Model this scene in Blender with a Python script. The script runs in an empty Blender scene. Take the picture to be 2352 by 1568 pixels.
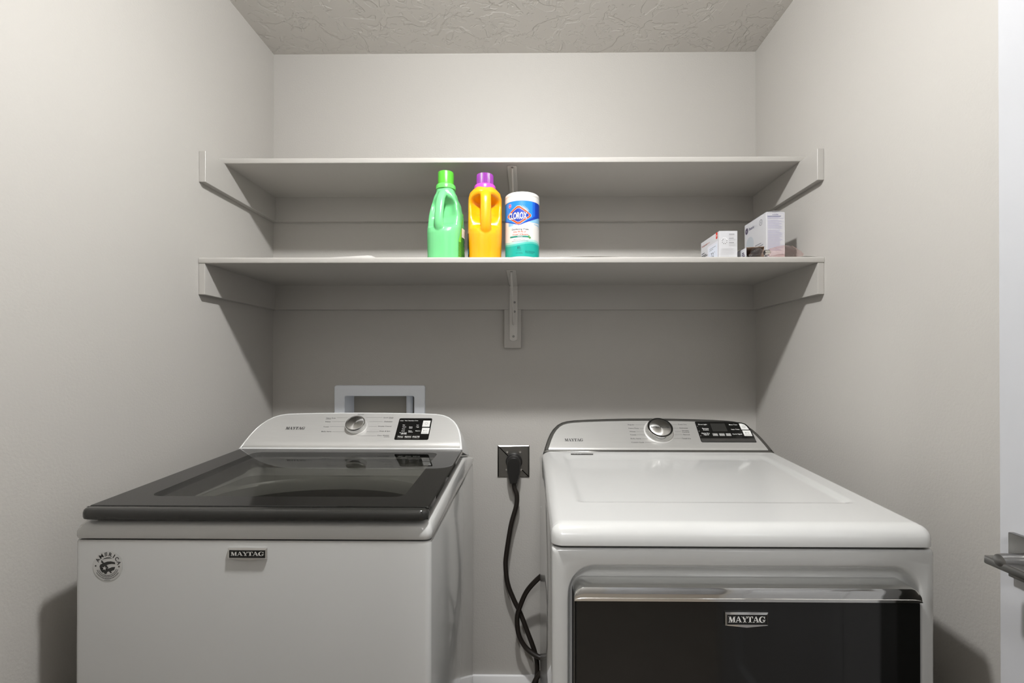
import bpy, bmesh, math, random
from mathutils import Vector, Matrix
R = math.radians
scene = bpy.context.scene
COL = scene.collection

# ------------------------------------------------------------------ camera
cam_data = bpy.data.cameras.new('camera')
cam_data.sensor_width = 36.0
cam_data.lens = 1075.6177 * 36.0 / 2352.0
cam_data.shift_x = -22.03 / 2352.0
cam_data.shift_y = 45.86 / 2352.0
cam_data.clip_start = 0.02
cam = bpy.data.objects.new('camera', cam_data)
COL.objects.link(cam)
_r = Vector((0.999946592, 0.0102957639, 0.000899990766))
_u = Vector((-0.000853603133, -0.00450901413, 0.99998947))
_f = Vector((-0.01029971, 0.99993683, 0.00449998))
cam.matrix_world = Matrix(((_r.x, _u.x, -_f.x, 0.9649), (_r.y, _u.y, -_f.y, -1.7727),
                           (_r.z, _u.z, -_f.z, 1.2617), (0, 0, 0, 1)))
scene.camera = cam

# ------------------------------------------------------------------ world, exposure
world = bpy.data.worlds.new('world')
scene.world = world
world.use_nodes = True
world.node_tree.nodes['Background'].inputs[0].default_value = (0.55, 0.55, 0.56, 1)
world.node_tree.nodes['Background'].inputs[1].default_value = 0.25
scene.view_settings.view_transform = 'Standard'
scene.view_settings.look = 'None'
scene.view_settings.gamma = 1.0
scene.view_settings.use_curve_mapping = False
scene.view_settings.exposure = 0.0
scene.cycles.transparent_max_bounces = 32
ROOM_LAMP = 1430.0
HALL_LAMP = 215.0


# ------------------------------------------------------------------ helpers
def lin(c):
    return c / 12.92 if c <= 0.04045 else ((c + 0.055) / 1.055) ** 2.4


def rgb(r, g, b):
    return (lin(r / 255), lin(g / 255), lin(b / 255), 1)


MATS = {}


def pmat(name, col, rough=0.5, metal=0.0, coat=0.0, spec=0.5, bump=None, var=None, aniso=None,
         trans=0.0, sss=0.0):
    """bump: (scale, strength, distance[, stretch xyz]); var: (scale, amount) colour mottling."""
    m = bpy.data.materials.new(name)
    m.use_nodes = True
    nt = m.node_tree
    b = nt.nodes['Principled BSDF']
    b.inputs['Base Color'].default_value = col
    b.inputs['Roughness'].default_value = rough
    b.inputs['Metallic'].default_value = metal
    b.inputs['Coat Weight'].default_value = coat
    b.inputs['Coat Roughness'].default_value = 0.05
    b.inputs['Specular IOR Level'].default_value = spec
    if sss:
        b.inputs['Subsurface Weight'].default_value = sss
        b.inputs['Subsurface Radius'].default_value = (0.01, 0.01, 0.01)
    if trans:
        b.inputs['Transmission Weight'].default_value = trans
    if bump or var or aniso:
        tc = nt.nodes.new('ShaderNodeTexCoord')
    if bump:
        n = nt.nodes.new('ShaderNodeTexNoise')
        n.inputs['Scale'].default_value = bump[0]
        n.inputs['Detail'].default_value = 4
        src = tc.outputs['Object']
        if len(bump) > 3:
            mp = nt.nodes.new('ShaderNodeMapping')
            mp.inputs['Scale'].default_value = bump[3]
            nt.links.new(src, mp.inputs['Vector'])
            src = mp.outputs['Vector']
        nt.links.new(src, n.inputs['Vector'])
        bp = nt.nodes.new('ShaderNodeBump')
        bp.inputs['Strength'].default_value = bump[1]
        bp.inputs['Distance'].default_value = bump[2]
        nt.links.new(n.outputs['Fac'], bp.inputs['Height'])
        nt.links.new(bp.outputs['Normal'], b.inputs['Normal'])
    if var:
        n2 = nt.nodes.new('ShaderNodeTexNoise')
        n2.inputs['Scale'].default_value = var[0]
        n2.inputs['Detail'].default_value = 3
        src = tc.outputs['Object']
        if len(var) > 2:
            mp = nt.nodes.new('ShaderNodeMapping')
            mp.inputs['Scale'].default_value = var[2]
            nt.links.new(src, mp.inputs['Vector'])
            src = mp.outputs['Vector']
        nt.links.new(src, n2.inputs['Vector'])
        mx = nt.nodes.new('ShaderNodeMix')
        mx.data_type = 'RGBA'
        mx.inputs['A'].default_value = tuple(min(1, c * (1 - var[1])) for c in col[:3]) + (1,)
        mx.inputs['B'].default_value = tuple(min(1, c * (1 + var[1])) for c in col[:3]) + (1,)
        nt.links.new(n2.outputs['Fac'], mx.inputs['Factor'])
        nt.links.new(mx.outputs['Result'], b.inputs['Base Color'])
    MATS[name] = m
    return m


def emat(name, col, strength):
    m = bpy.data.materials.new(name)
    m.use_nodes = True
    nt = m.node_tree
    nt.nodes.remove(nt.nodes['Principled BSDF'])
    e = nt.nodes.new('ShaderNodeEmission')
    e.inputs[0].default_value = col
    e.inputs[1].default_value = strength
    nt.links.new(e.outputs[0], nt.nodes['Material Output'].inputs[0])
    return m


def glass_mat(name, tint, ior=1.45, rough=0.0, gloss=(1, 1, 1, 1)):
    """thin pane: clear tinted body plus Fresnel sheen"""
    m = bpy.data.materials.new(name)
    m.use_nodes = True
    nt = m.node_tree
    nt.nodes.remove(nt.nodes['Principled BSDF'])
    t = nt.nodes.new('ShaderNodeBsdfTransparent')
    t.inputs[0].default_value = tint
    g = nt.nodes.new('ShaderNodeBsdfGlossy')
    g.inputs['Roughness'].default_value = rough
    g.inputs['Color'].default_value = gloss
    r0 = ((ior - 1) / (ior + 1)) ** 2
    lw = nt.nodes.new('ShaderNodeLayerWeight')
    lw.inputs[0].default_value = 0.5
    pw = nt.nodes.new('ShaderNodeMath')
    pw.operation = 'POWER'
    pw.inputs[1].default_value = 5.0
    nt.links.new(lw.outputs['Facing'], pw.inputs[0])
    fr = nt.nodes.new('ShaderNodeMath')
    fr.operation = 'MULTIPLY_ADD'
    fr.inputs[1].default_value = 1.0 - r0
    fr.inputs[2].default_value = r0
    nt.links.new(pw.outputs[0], fr.inputs[0])
    mx = nt.nodes.new('ShaderNodeMixShader')
    nt.links.new(fr.outputs[0], mx.inputs[0])
    nt.links.new(t.outputs[0], mx.inputs[1])
    nt.links.new(g.outputs[0], mx.inputs[2])
    nt.links.new(mx.outputs[0], nt.nodes['Material Output'].inputs[0])
    return m


def root_of(o):
    while o.parent:
        o = o.parent
    return o


def link(name, me, mats, parent=None, smooth=35, world=True):
    """link a mesh as one object; with world=True its vertices are in world space"""
    if not isinstance(mats, (list, tuple)):
        mats = [mats]
    for m in mats:
        me.materials.append(m)
    if parent is not None and world:
        me.transform(Matrix.Translation(-root_of(parent).location))
    if smooth:
        me.polygons.foreach_set('use_smooth', [True] * len(me.polygons))
        me.set_sharp_from_angle(angle=R(smooth))
    o = bpy.data.objects.new(name, me)
    COL.objects.link(o)
    if parent is not None:
        o.parent = parent
    return o


def mesh(name, verts, faces, mats, parent=None, smooth=35, world=True, idx=None, fix=True):
    me = bpy.data.meshes.new(name)
    me.from_pydata([tuple(v) for v in verts], [], faces)
    if idx:
        me.polygons.foreach_set('material_index', idx)
    if fix:
        bm = bmesh.new()
        bm.from_mesh(me)
        bmesh.ops.recalc_face_normals(bm, faces=bm.faces)
        bm.to_mesh(me)
        bm.free()
    me.update()
    return link(name, me, mats, parent, smooth, world)


def from_bm(name, bm, mats, parent=None, smooth=35, world=True):
    bmesh.ops.recalc_face_normals(bm, faces=bm.faces)
    me = bpy.data.meshes.new(name)
    bm.to_mesh(me)
    bm.free()
    return link(name, me, mats, parent, smooth, world)


def bm_box(bm, x0, x1, y0, y1, z0, z1, bev=0.0, seg=2):
    res = bmesh.ops.create_cube(bm, size=1.0)
    vs = res['verts']
    for v in vs:
        v.co = Vector(((x0 + x1) / 2 + v.co.x * (x1 - x0), (y0 + y1) / 2 + v.co.y * (y1 - y0),
                       (z0 + z1) / 2 + v.co.z * (z1 - z0)))
    if bev:
        es = list({e for v in vs for e in v.link_edges})
        bmesh.ops.bevel(bm, geom=es, offset=bev, segments=seg, affect='EDGES', profile=0.5)


def box(name, x0, x1, y0, y1, z0, z1, mat, parent=None, bev=0.0, seg=2, world=True):
    bm = bmesh.new()
    bm_box(bm, x0, x1, y0, y1, z0, z1, bev, seg)
    return from_bm(name, bm, mat, parent, 35, world)


def empty(name, loc, label, cat, group=None, rotz=0.0):
    o = bpy.data.objects.new(name, None)
    o.empty_display_size = 0.05
    COL.objects.link(o)
    o.location = loc
    o.rotation_euler = (0, 0, rotz)
    return tag(o, label, cat, group)


def tag(o, label, cat, group=None):
    o['label'] = label
    o['category'] = cat
    if group:
        o['group'] = group
    return o


def struct(o, label=None):
    o['kind'] = 'structure'
    if label:
        o['label'] = label
    return o


def rr(x0, x1, y0, y1, r, n=6, m=1):
    """rounded rectangle loop, counter-clockwise; r may be 4 radii (bl, br, tr, tl); m points per side"""
    if not isinstance(r, (list, tuple)):
        r = (r,) * 4
    cs = [(x0 + r[0], y0 + r[0], 180, r[0]), (x1 - r[1], y0 + r[1], 270, r[1]),
          (x1 - r[2], y1 - r[2], 0, r[2]), (x0 + r[3], y1 - r[3], 90, r[3])]
    pts = []
    for k, (cx, cy, a0, rad) in enumerate(cs):
        arc = [(cx + rad * math.cos(R(a0 + 90 * i / n)), cy + rad * math.sin(R(a0 + 90 * i / n))) for i in range(n + 1)]
        pts += arc
        nx = cs[(k + 1) % 4]
        s = (nx[0] + nx[3] * math.cos(R(nx[2])), nx[1] + nx[3] * math.sin(R(nx[2])))
        e = arc[-1]
        for j in range(1, m):
            t = j / m
            pts.append((e[0] + (s[0] - e[0]) * t, e[1] + (s[1] - e[1]) * t))
    return pts


def loft(loops, cap0=False, cap1=False, closed=False):
    n = len(loops[0])
    vs = [v for L in loops for v in L]
    fs = []
    k = len(loops)
    for i in range(k if closed else k - 1):
        a, b = i * n, ((i + 1) % k) * n
        for j in range(n):
            j2 = (j + 1) % n
            fs.append((a + j, a + j2, b + j2, b + j))
    if cap0:
        fs.append(tuple(range(n - 1, -1, -1)))
    if cap1:
        fs.append(tuple(range((k - 1) * n, k * n)))
    return vs, fs


def inset(loop, d):
    n = len(loop)
    out = []
    for i in range(n):
        ax, ay = loop[i - 1]
        bx, by = loop[i]
        cx, cy = loop[(i + 1) % n]
        e1 = Vector((bx - ax, by - ay))
        e2 = Vector((cx - bx, cy - by))
        e1 = e1.normalized() if e1.length > 1e-9 else e2.normalized()
        e2 = e2.normalized() if e2.length > 1e-9 else e1
        n1 = Vector((-e1.y, e1.x))
        n2 = Vector((-e2.y, e2.x))
        nn = (n1 + n2)
        nn = nn / max(0.35, nn.length_squared / 2) if nn.length > 1e-6 else n1
        out.append((bx + nn.x * d, by + nn.y * d))
    return out


def lathe(prof, n=40, axis=None, cap=True):
    """prof [(r,z)...] around local z"""
    loops = [[(r * math.cos(2 * math.pi * i / n), r * math.sin(2 * math.pi * i / n), z) for i in range(n)] for r, z in prof]
    return loft(loops, cap, cap)


def xform(vs, M):
    return [M @ Vector(v) for v in vs]


def tube(path, rad, n=12, cap=True, squash=None):
    """smooth tube through points; rad number or list"""
    P = [Vector(p) for p in path]
    if not isinstance(rad, (list, tuple)):
        rad = [rad] * len(P)
    loops = []
    ref = Vector((0.3, 0.2, 1)).normalized()
    prev = None
    for i, p in enumerate(P):
        t = (P[min(i + 1, len(P) - 1)] - P[max(i - 1, 0)]).normalized()
        if prev is None:
            a = t.cross(ref).normalized()
        else:
            a = (prev - t * prev.dot(t)).normalized()
        prev = a
        b = t.cross(a)
        loops.append([p + (a * math.cos(2 * math.pi * k / n) + b * math.sin(2 * math.pi * k / n)) * rad[i] for k in range(n)])
    return loft(loops, cap, cap)


def spline(pts, k=8):
    P = [Vector(p) for p in pts]
    out = []
    for i in range(len(P) - 1):
        p0, p1, p2, p3 = P[max(i - 1, 0)], P[i], P[i + 1], P[min(i + 2, len(P) - 1)]
        for j in range(k):
            t = j / k
            out.append(0.5 * ((2 * p1) + (p2 - p0) * t + (2 * p0 - 5 * p1 + 4 * p2 - p3) * t * t + (-p0 + 3 * p1 - 3 * p2 + p3) * t ** 3))
    out.append(P[-1])
    return out


# ---------------------------------------------------------------- print and lettering
_tc = {}


def text_geo(s, bold=0.0, shear=0.0):
    key = (s, bold, shear)
    if key in _tc:
        return _tc[key]
    cu = bpy.data.curves.new('lettering', 'FONT')
    cu.body = s
    cu.offset = bold
    cu.shear = shear
    cu.resolution_u = 3
    o = bpy.data.objects.new('lettering', cu)
    COL.objects.link(o)
    bpy.context.view_layer.update()
    ev = o.evaluated_get(bpy.context.evaluated_depsgraph_get())
    me = ev.to_mesh()
    vs = [(v.co.x, v.co.y) for v in me.vertices]
    fs = [tuple(p.vertices) for p in me.polygons]
    ev.to_mesh_clear()
    bpy.data.objects.remove(o)
    bpy.data.curves.remove(cu)
    _tc[key] = (vs, fs)
    return vs, fs


SERIF = {
    'M': (1.10, [[(0, 0), (.32, 0), (.32, .08), (0, .08)], [(.12, 0), (.2, 0), (.2, 1), (.12, 1)], [(0, .92), (.3, .92), (.3, 1), (0, 1)],
                 [(.1, 1), (.36, 1), (.62, .24), (.54, 0), (.43, 0)], [(.5, .02), (.57, .02), (.86, 1), (.79, 1)],
                 [(.77, 0), (1.0, 0), (1.0, 1), (.77, 1)], [(.74, .92), (1.1, .92), (1.1, 1), (.74, 1)], [(.67, 0), (1.1, 0), (1.1, .08), (.67, .08)]]),
    'A': (.94, [[(.06, 0), (.14, 0), (.47, 1), (.39, 1)], [(.35, 1), (.55, 1), (.94, 0), (.68, 0)], [(.2, .28), (.72, .28), (.7, .36), (.22, .36)],
                [(-.04, 0), (.26, 0), (.26, .08), (-.04, .08)], [(.57, 0), (1.02, 0), (1.02, .08), (.57, .08)]]),
    'Y': (.88, [[(.06, 1), (.33, 1), (.62, .4), (.38, .36)], [(.38, 0), (.62, 0), (.62, .45), (.38, .45)], [(.52, .4), (.6, .4), (.85, 1), (.77, 1)],
                [(-.04, .92), (.42, .92), (.42, 1), (-.04, 1)], [(.66, .92), (.98, .92), (.98, 1), (.66, 1)], [(.25, 0), (.75, 0), (.75, .08), (.25, .08)]]),
    'T': (.88, [[(.32, 0), (.57, 0), (.57, 1), (.32, 1)], [(0, .9), (.89, .9), (.89, 1), (0, 1)], [(0, .66), (.06, .66), (.16, .92), (0, .92)],
                [(.89, .66), (.83, .66), (.73, .92), (.89, .92)], [(.19, 0), (.7, 0), (.7, .08), (.19, .08)]]),
    'G': (1.0, None),
}
_g = []
for _i in range(14):
    _a0, _a1 = R(48 + 268 * _i / 14), R(48 + 268 * (_i + 1) / 14)
    _g.append([(.5 + .5 * math.cos(_a0), .5 + .52 * math.sin(_a0)), (.5 + .5 * math.cos(_a1), .5 + .52 * math.sin(_a1)),
               (.55 + .28 * math.cos(_a1), .5 + .43 * math.sin(_a1)), (.55 + .28 * math.cos(_a0), .5 + .43 * math.sin(_a0))])
_g += [[(.66, .04), (.9, .1), (.9, .44), (.66, .44)], [(.54, .38), (1.02, .38), (1.02, .46), (.54, .46)], [(.84, .64), (.92, .64), (.92, 1), (.86, 1), (.74, .84)]]
SERIF['G'] = (1.0, _g)


class Decal:
    """flat print on a surface; elements carry (u, v) points, a lift and a material index"""

    def __init__(self):
        self.v, self.f, self.m, self.d = [], [], [], []

    def geo(self, vs, fs, mi, d):
        o = len(self.v)
        self.v += vs
        self.d += [d] * len(vs)
        for f in fs:
            self.f.append(tuple(i + o for i in f))
            self.m.append(mi)

    def only(self, mi):
        """the elements of one ink as a print of their own"""
        o = Decal()
        used = {}
        for f, m in zip(self.f, self.m):
            if m == mi:
                for i in f:
                    if i not in used:
                        used[i] = len(o.v)
                        o.v.append(self.v[i])
                        o.d.append(self.d[i])
                o.f.append(tuple(used[i] for i in f))
                o.m.append(0)
        return o

    def poly(self, pts, mi=0, d=0.0):
        self.geo(list(pts), [tuple(range(len(pts)))], mi, d)

    def rect(self, u0, u1, v0, v1, mi=0, d=0.0):
        self.poly([(u0, v0), (u1, v0), (u1, v1), (u0, v1)], mi, d)

    def rrect(self, u0, u1, v0, v1, r, mi=0, d=0.0):
        self.poly(rr(u0, u1, v0, v1, r, 4), mi, d)

    def ring(self, cu, cv, r0, r1, a0=0, a1=360, mi=0, d=0.0, n=24, ry=1.0):
        for i in range(n):
            a, b = R(a0 + (a1 - a0) * i / n), R(a0 + (a1 - a0) * (i + 1) / n)
            self.poly([(cu + r0 * math.cos(a), cv + r0 * ry * math.sin(a)), (cu + r1 * math.cos(a), cv + r1 * ry * math.sin(a)),
                       (cu + r1 * math.cos(b), cv + r1 * ry * math.sin(b)), (cu + r0 * math.cos(b), cv + r0 * ry * math.sin(b))], mi, d)

    def disc(self, cu, cv, r, mi=0, d=0.0, n=24, ry=1.0):
        self.poly([(cu + r * math.cos(2 * math.pi * i / n), cv + r * ry * math.sin(2 * math.pi * i / n)) for i in range(n)], mi, d)

    def text(self, s, u0, u1, v, h=None, mi=0, d=0.0, bold=0.0, shear=0.0, rot=0.0):
        """fit s between u0 and u1, centred on v; h is capital height (None keeps proportion)"""
        vs, fs = text_geo(s, bold, shear)
        if not vs:
            return
        x0, x1 = min(p[0] for p in vs), max(p[0] for p in vs)
        k = (u1 - u0) / max(1e-6, x1 - x0)
        kv = k if h is None else h / 0.73
        out = [(u0 + (p[0] - x0) * k, v + (p[1] - 0.365) * kv) for p in vs]
        if rot:
            cu = (u0 + u1) / 2
            out = [(cu + (a - cu) * math.cos(rot) - (b - v) * math.sin(rot), v + (a - cu) * math.sin(rot) + (b - v) * math.cos(rot)) for a, b in out]
        self.geo(out, fs, mi, d)

    def serif(self, s, u0, u1, v0, v1, mi=0, d=0.0):
        w = sum(SERIF[c][0] for c in s)
        k = (u1 - u0) / w
        x = 0
        for c in s:
            adv, polys = SERIF[c]
            for p in polys:
                self.poly([(u0 + (x + a) * k, v0 + (v1 - v0) * b) for a, b in p], mi, d)
            x += adv

    def build(self, name, fn, mats, parent, step=None, world=True):
        me = bpy.data.meshes.new(name)
        me.from_pydata([(a[0], a[1], dd) for a, dd in zip(self.v, self.d)], [], self.f)
        me.polygons.foreach_set('material_index', self.m)
        bm = bmesh.new()
        bm.from_mesh(me)
        if step:
            us = [a[0] for a in self.v]
            u = math.floor(min(us) / step) * step
            while u < max(us):
                bmesh.ops.bisect_plane(bm, geom=bm.verts[:] + bm.edges[:] + bm.faces[:], plane_co=(u, 0, 0), plane_no=(1, 0, 0), dist=1e-7)
                u += step
        for v in bm.verts:
            v.co = Vector(fn(v.co.x, v.co.y, v.co.z))
        bm.to_mesh(me)
        bm.free()
        return link(name, me, mats, parent, 0, world)


# ------------------------------------------------------------------ materials
PAINT = rgb(177, 174, 169)
wall_m = pmat('wall_paint', PAINT, 0.55, bump=(170, 0.3, 0.002), spec=0.35)
shelf_m = pmat('shelf_paint', rgb(173, 170, 165), 0.32, bump=(60, 0.05, 0.001), spec=0.45)
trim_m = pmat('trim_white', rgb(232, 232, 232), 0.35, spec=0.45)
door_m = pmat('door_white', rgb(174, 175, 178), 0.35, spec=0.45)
floor_m = pmat('floor_vinyl', rgb(150, 140, 128), 0.4, var=(6, 0.15))
hall_m = pmat('hall_paint', rgb(170, 167, 163), 0.6)
white_m = pmat('appliance_white', rgb(180, 180, 178), 0.16, coat=0.6, spec=0.5)
whiteplastic_m = pmat('white_plastic', rgb(215, 215, 214), 0.25)
greyplastic_m = pmat('grey_plastic', rgb(120, 120, 118), 0.3)
black_m = pmat('black_gloss', rgb(18, 18, 17), 0.06, spec=0.5)
blackmat_m = pmat('black_plastic', rgb(22, 21, 20), 0.4)
darkgrey_m = pmat('dark_grey_plastic', rgb(52, 51, 49), 0.25)
lidframe_m = pmat('smoked_glass_border', rgb(20, 20, 19), 0.03, spec=0.45)
lidlip_m = pmat('lid_front_lip', rgb(40, 40, 38), 0.12, spec=0.5)
pane_m = glass_mat('smoked_glass_pane', (0.74, 0.74, 0.72, 1), 1.5, 0.0, (0.5, 0.5, 0.5, 1))
steel_m = pmat('brushed_steel', rgb(190, 189, 186), 0.32, metal=0.4, bump=(40, 0.08, 0.0005, (1, 40, 40)), var=(14, 0.06, (1, 60, 60)))
trimsteel_m = pmat('dark_trim_metal', rgb(92, 91, 88), 0.25, metal=0.75)
chrome_m = pmat('chrome', rgb(225, 225, 223), 0.07, metal=1.0)
knobface_m = pmat('spun_metal', rgb(190, 189, 186), 0.24, metal=1.0)
_nt = knobface_m.node_tree
_tg = _nt.nodes.new('ShaderNodeTangent')
_tg.direction_type = 'RADIAL'
_tg.axis = 'Z'
knobface_m.node_tree.nodes['Principled BSDF'].inputs['Anisotropic'].default_value = 0.85
_nt.links.new(_tg.outputs[0], _nt.nodes['Principled BSDF'].inputs['Tangent'])
satin_m = pmat('satin_nickel', rgb(135, 134, 132), 0.3, metal=0.95, bump=(60, 0.05, 0.0004, (1, 40, 40)))
plate_m = pmat('stainless_plate', rgb(140, 139, 136), 0.26, metal=1.0, bump=(18, 0.25, 0.002))
ink_m = pmat('ink_dark', rgb(40, 40, 38), 0.5)
inkgrey_m = pmat('ink_grey', rgb(120, 120, 117), 0.5)
inkwhite_m = pmat('ink_white', rgb(225, 225, 222), 0.5)
button_m = pmat('button_light', rgb(205, 205, 202), 0.35)
rubber_m = pmat('cord_rubber', rgb(30, 25, 21), 0.45, bump=(80, 0.1, 0.001))
tub_m = pmat('tub_plastic', rgb(150, 150, 146), 0.35)
basket_m = pmat('basket_steel_shaded', rgb(18, 18, 17), 0.5, metal=0.2)  # near-black: shade inside the tub is put into the basket colour

# ceiling: hand-trowelled texture as relief
ceil_m = pmat('ceiling_trowel', rgb(206, 203, 198), 0.6, spec=0.3)
nt = ceil_m.node_tree
tc = nt.nodes.new('ShaderNodeTexCoord')
n1 = nt.nodes.new('ShaderNodeTexNoise')
n1.inputs['Scale'].default_value = 6.5
n1.inputs['Detail'].default_value = 3.5
n1.inputs['Roughness'].default_value = 0.55
n1.inputs['Distortion'].default_value = 0.9
r1 = nt.nodes.new('ShaderNodeValToRGB')
r1.color_ramp.elements[0].position = 0.50
r1.color_ramp.elements[1].position = 0.525
n2 = nt.nodes.new('ShaderNodeTexNoise')
n2.inputs['Scale'].default_value = 22
n2.inputs['Detail'].default_value = 3
n2.inputs['Distortion'].default_value = 1.2
r2 = nt.nodes.new('ShaderNodeValToRGB')
r2.color_ramp.elements[0].position = 0.56
r2.color_ramp.elements[1].position = 0.60
ma = nt.nodes.new('ShaderNodeMath')
ma.operation = 'MULTIPLY_ADD'
ma.inputs[1].default_value = 0.6
bp = nt.nodes.new('ShaderNodeBump')
bp.inputs['Strength'].default_value = 0.6
bp.invert = True
bp.inputs['Distance'].default_value = 0.004
nt.links.new(tc.outputs['Object'], n1.inputs['Vector'])
nt.links.new(tc.outputs['Object'], n2.inputs['Vector'])
nt.links.new(n1.outputs['Fac'], r1.inputs[0])
nt.links.new(n2.outputs['Fac'], r2.inputs[0])
nt.links.new(r2.outputs[0], ma.inputs[0])
nt.links.new(r1.outputs[0], ma.inputs[2])
nt.links.new(ma.outputs[0], bp.inputs['Height'])
nt.links.new(bp.outputs[0], nt.nodes['Principled BSDF'].inputs['Normal'])

# ------------------------------------------------------------------ room shell
W, H = 1.829, 2.44
YF = -1.82                      # inner face of the front (doorway) wall
HX0, HX1, HY = -0.75, 2.9, -3.45
# back wall with the hole for the laundry supply box
BX0, BX1, BZ0, BZ1 = 0.2768, 0.5405, 0.985, 1.1382
_o = rr(-0.1, W + 0.1, -0.1, H + 0.1, 0.001, 3)
_h = rr(BX0 - 0.006, BX1 + 0.006, BZ0 - 0.006, BZ1 + 0.006, 0.004, 3)
vs, fs = loft([[(a, 0, b) for a, b in _o], [(a, 0, b) for a, b in _h], [(a, 0.1, b) for a, b in _h], [(a, 0.1, b) for a, b in _o]], closed=True)
struct(mesh('wall_back', vs, fs, wall_m, None, 0))
struct(box('wall_left', -0.1, 0.0, YF - 0.12, 0.0, 0, H, wall_m))
struct(box('wall_right', W, W + 0.1, YF - 0.12, 0.0, 0, H, wall_m))
struct(box('ceiling', -0.1, W + 0.1, YF, 0.0, H, H + 0.1, ceil_m))
struct(box('floor', HX0, HX1, HY, 0.1, -0.1, 0.0, floor_m))
# front wall around the doorway the camera looks through
DX0, DX1, DZ = 0.915, 1.69, 2.045
struct(box('wall_front', 0.0, DX0, YF - 0.12, YF, 0, H, wall_m))
box('wall_pier', DX1 + 0.02, W, YF - 0.12, YF, 0, H, wall_m, bpy.data.objects['wall_front'])
box('wall_header', DX0, DX1 + 0.02, YF - 0.12, YF, DZ, H, wall_m, bpy.data.objects['wall_front'])
struct(box('baseboard_back', 0.0, W, -0.012, 0.0, 0, 0.0904, trim_m, None, 0.003))
struct(box('baseboard_left', 0.0, 0.012, YF, -0.012, 0, 0.0904, trim_m, None, 0.003))
struct(box('baseboard_right', W - 0.012, W, YF, -0.012, 0, 0.0904, trim_m, None, 0.003))
# hallway beyond the doorway
struct(box('wall_hall_far', HX0, HX1, HY - 0.1, HY, 0, H, hall_m))
struct(box('wall_hall_left', HX0 - 0.1, HX0, HY - 0.1, YF - 0.12, 0, H, hall_m))
struct(box('wall_hall_right', HX1, HX1 + 0.1, HY - 0.1, YF - 0.12, 0, H, hall_m))
struct(box('wall_hall_near_left', HX0, -0.1, YF - 0.12, YF - 0.02, 0, H, hall_m))
struct(box('wall_hall_near_right', W + 0.1, HX1, YF - 0.12, YF - 0.02, 0, H, hall_m))
struct(box('ceiling_hall', HX0, HX1, HY, YF, H, H + 0.1, hall_m))


def panel_door(name, M, w, h, t, handle_side):
    """two-panel slab in local coords: x across, y thickness (front at y=0), z up; M places it"""
    s, br, mr0, mr1, tr = 0.112, 0.23, 0.93, 1.06, 0.115
    d = None
    slabs = [('stile', 0, s, 0, h), ('stile', w - s, w, 0, h), ('rail', s, w - s, 0, br), ('rail', s, w - s, mr0, mr1), ('rail', s, w - s, h - tr, h)]
    bm = bmesh.new()
    bm_box(bm, s - 0.002, w - s + 0.002, t * 0.35, t * 0.65, br - 0.002, h - tr + 0.002)
    bmesh.ops.transform(bm, matrix=M, verts=bm.verts)
    d = from_bm(name, bm, door_m)
    struct(d)
    for nm, a, b, z0, z1 in slabs:
        bm = bmesh.new()
        bm_box(bm, a, b, 0, t, z0, z1, 0.0015, 1)
        bmesh.ops.transform(bm, matrix=M, verts=bm.verts)
        from_bm(nm, bm, door_m, d)
    for z0, z1 in ((br, mr0), (mr1, h - tr)):
        vs = []
        L = [[(a, y, b) for a, b in rr(s + i, w - s - i, z0 + i, z1 - i, 0.0005, 1)] for i, y in ((0, 0.0), (0.014, 0.009), (0.03, 0.009), (0.05, 0.003))]
        v, f = loft(L, False, True)
        mesh('door_panel', xform(v, M), f, door_m, d)
    return d


# the laundry-room door, swung open along the right-hand wall
DFX = 1.68
Md = Matrix(((0, 1, 0, DFX), (-1, 0, 0, -1.056), (0, 0, 1, 0.008), (0, 0, 0, 1)))
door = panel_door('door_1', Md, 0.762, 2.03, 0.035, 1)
door['label'] = 'white panelled door swung open along the right wall'
hb = box('door_handle', DFX - 0.0085, DFX, -1.143, -1.077, 0.951, 1.0155, satin_m, door, 0.0012, 2)
hb['label'] = 'satin nickel lever handle on a square plate'
v, f = lathe([(0.0125, 0), (0.0125, 0.004), (0.0105, 0.006), (0.0105, 0.040), (0.0095, 0.046), (0.004, 0.048)], 28)
mesh('handle_spindle', xform(v, Matrix.Translation((DFX - 0.008, -1.110, 0.986)) @ Matrix.Rotation(R(-90), 4, 'Y')), f, satin_m, hb)
bm = bmesh.new()
bm_box(bm, DFX - 0.055, DFX - 0.034, -1.236, -1.088, 0.9745, 0.9865, 0.0022, 2)
from_bm('lever', bm, satin_m, hb)
# another door on the far hallway wall (seen only as a reflection)
Mh = Matrix(((-1, 0, 0, 2.25), (0, -1, 0, HY + 0.037), (0, 0, 1, 0.008), (0, 0, 0, 1)))
d2 = panel_door('door_2', Mh, 0.762, 2.03, 0.035, 1)


# ceiling lamps
def lamp(name, x, y, rad, strength, label):
    L = empty(name, (x, y, H), label, 'ceiling light')
    v, f = lathe([(rad + 0.02, 0), (rad + 0.02, -0.018), (rad + 0.012, -0.026), (rad + 0.002, -0.026), (rad + 0.002, -0.016), (rad + 0.002, 0)], 40, cap=False)
    mesh('lamp_housing', v, f, whiteplastic_m, L, world=False)
    v, f = lathe([(rad, -0.020), (rad * 0.5, -0.0225), (0.002, -0.0235)], 40)
    o = mesh('lamp_diffuser', v, f, emat('lamp_glow', (1.0, 1.0, 1.0, 1), strength), L, world=False)
    return L


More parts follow.
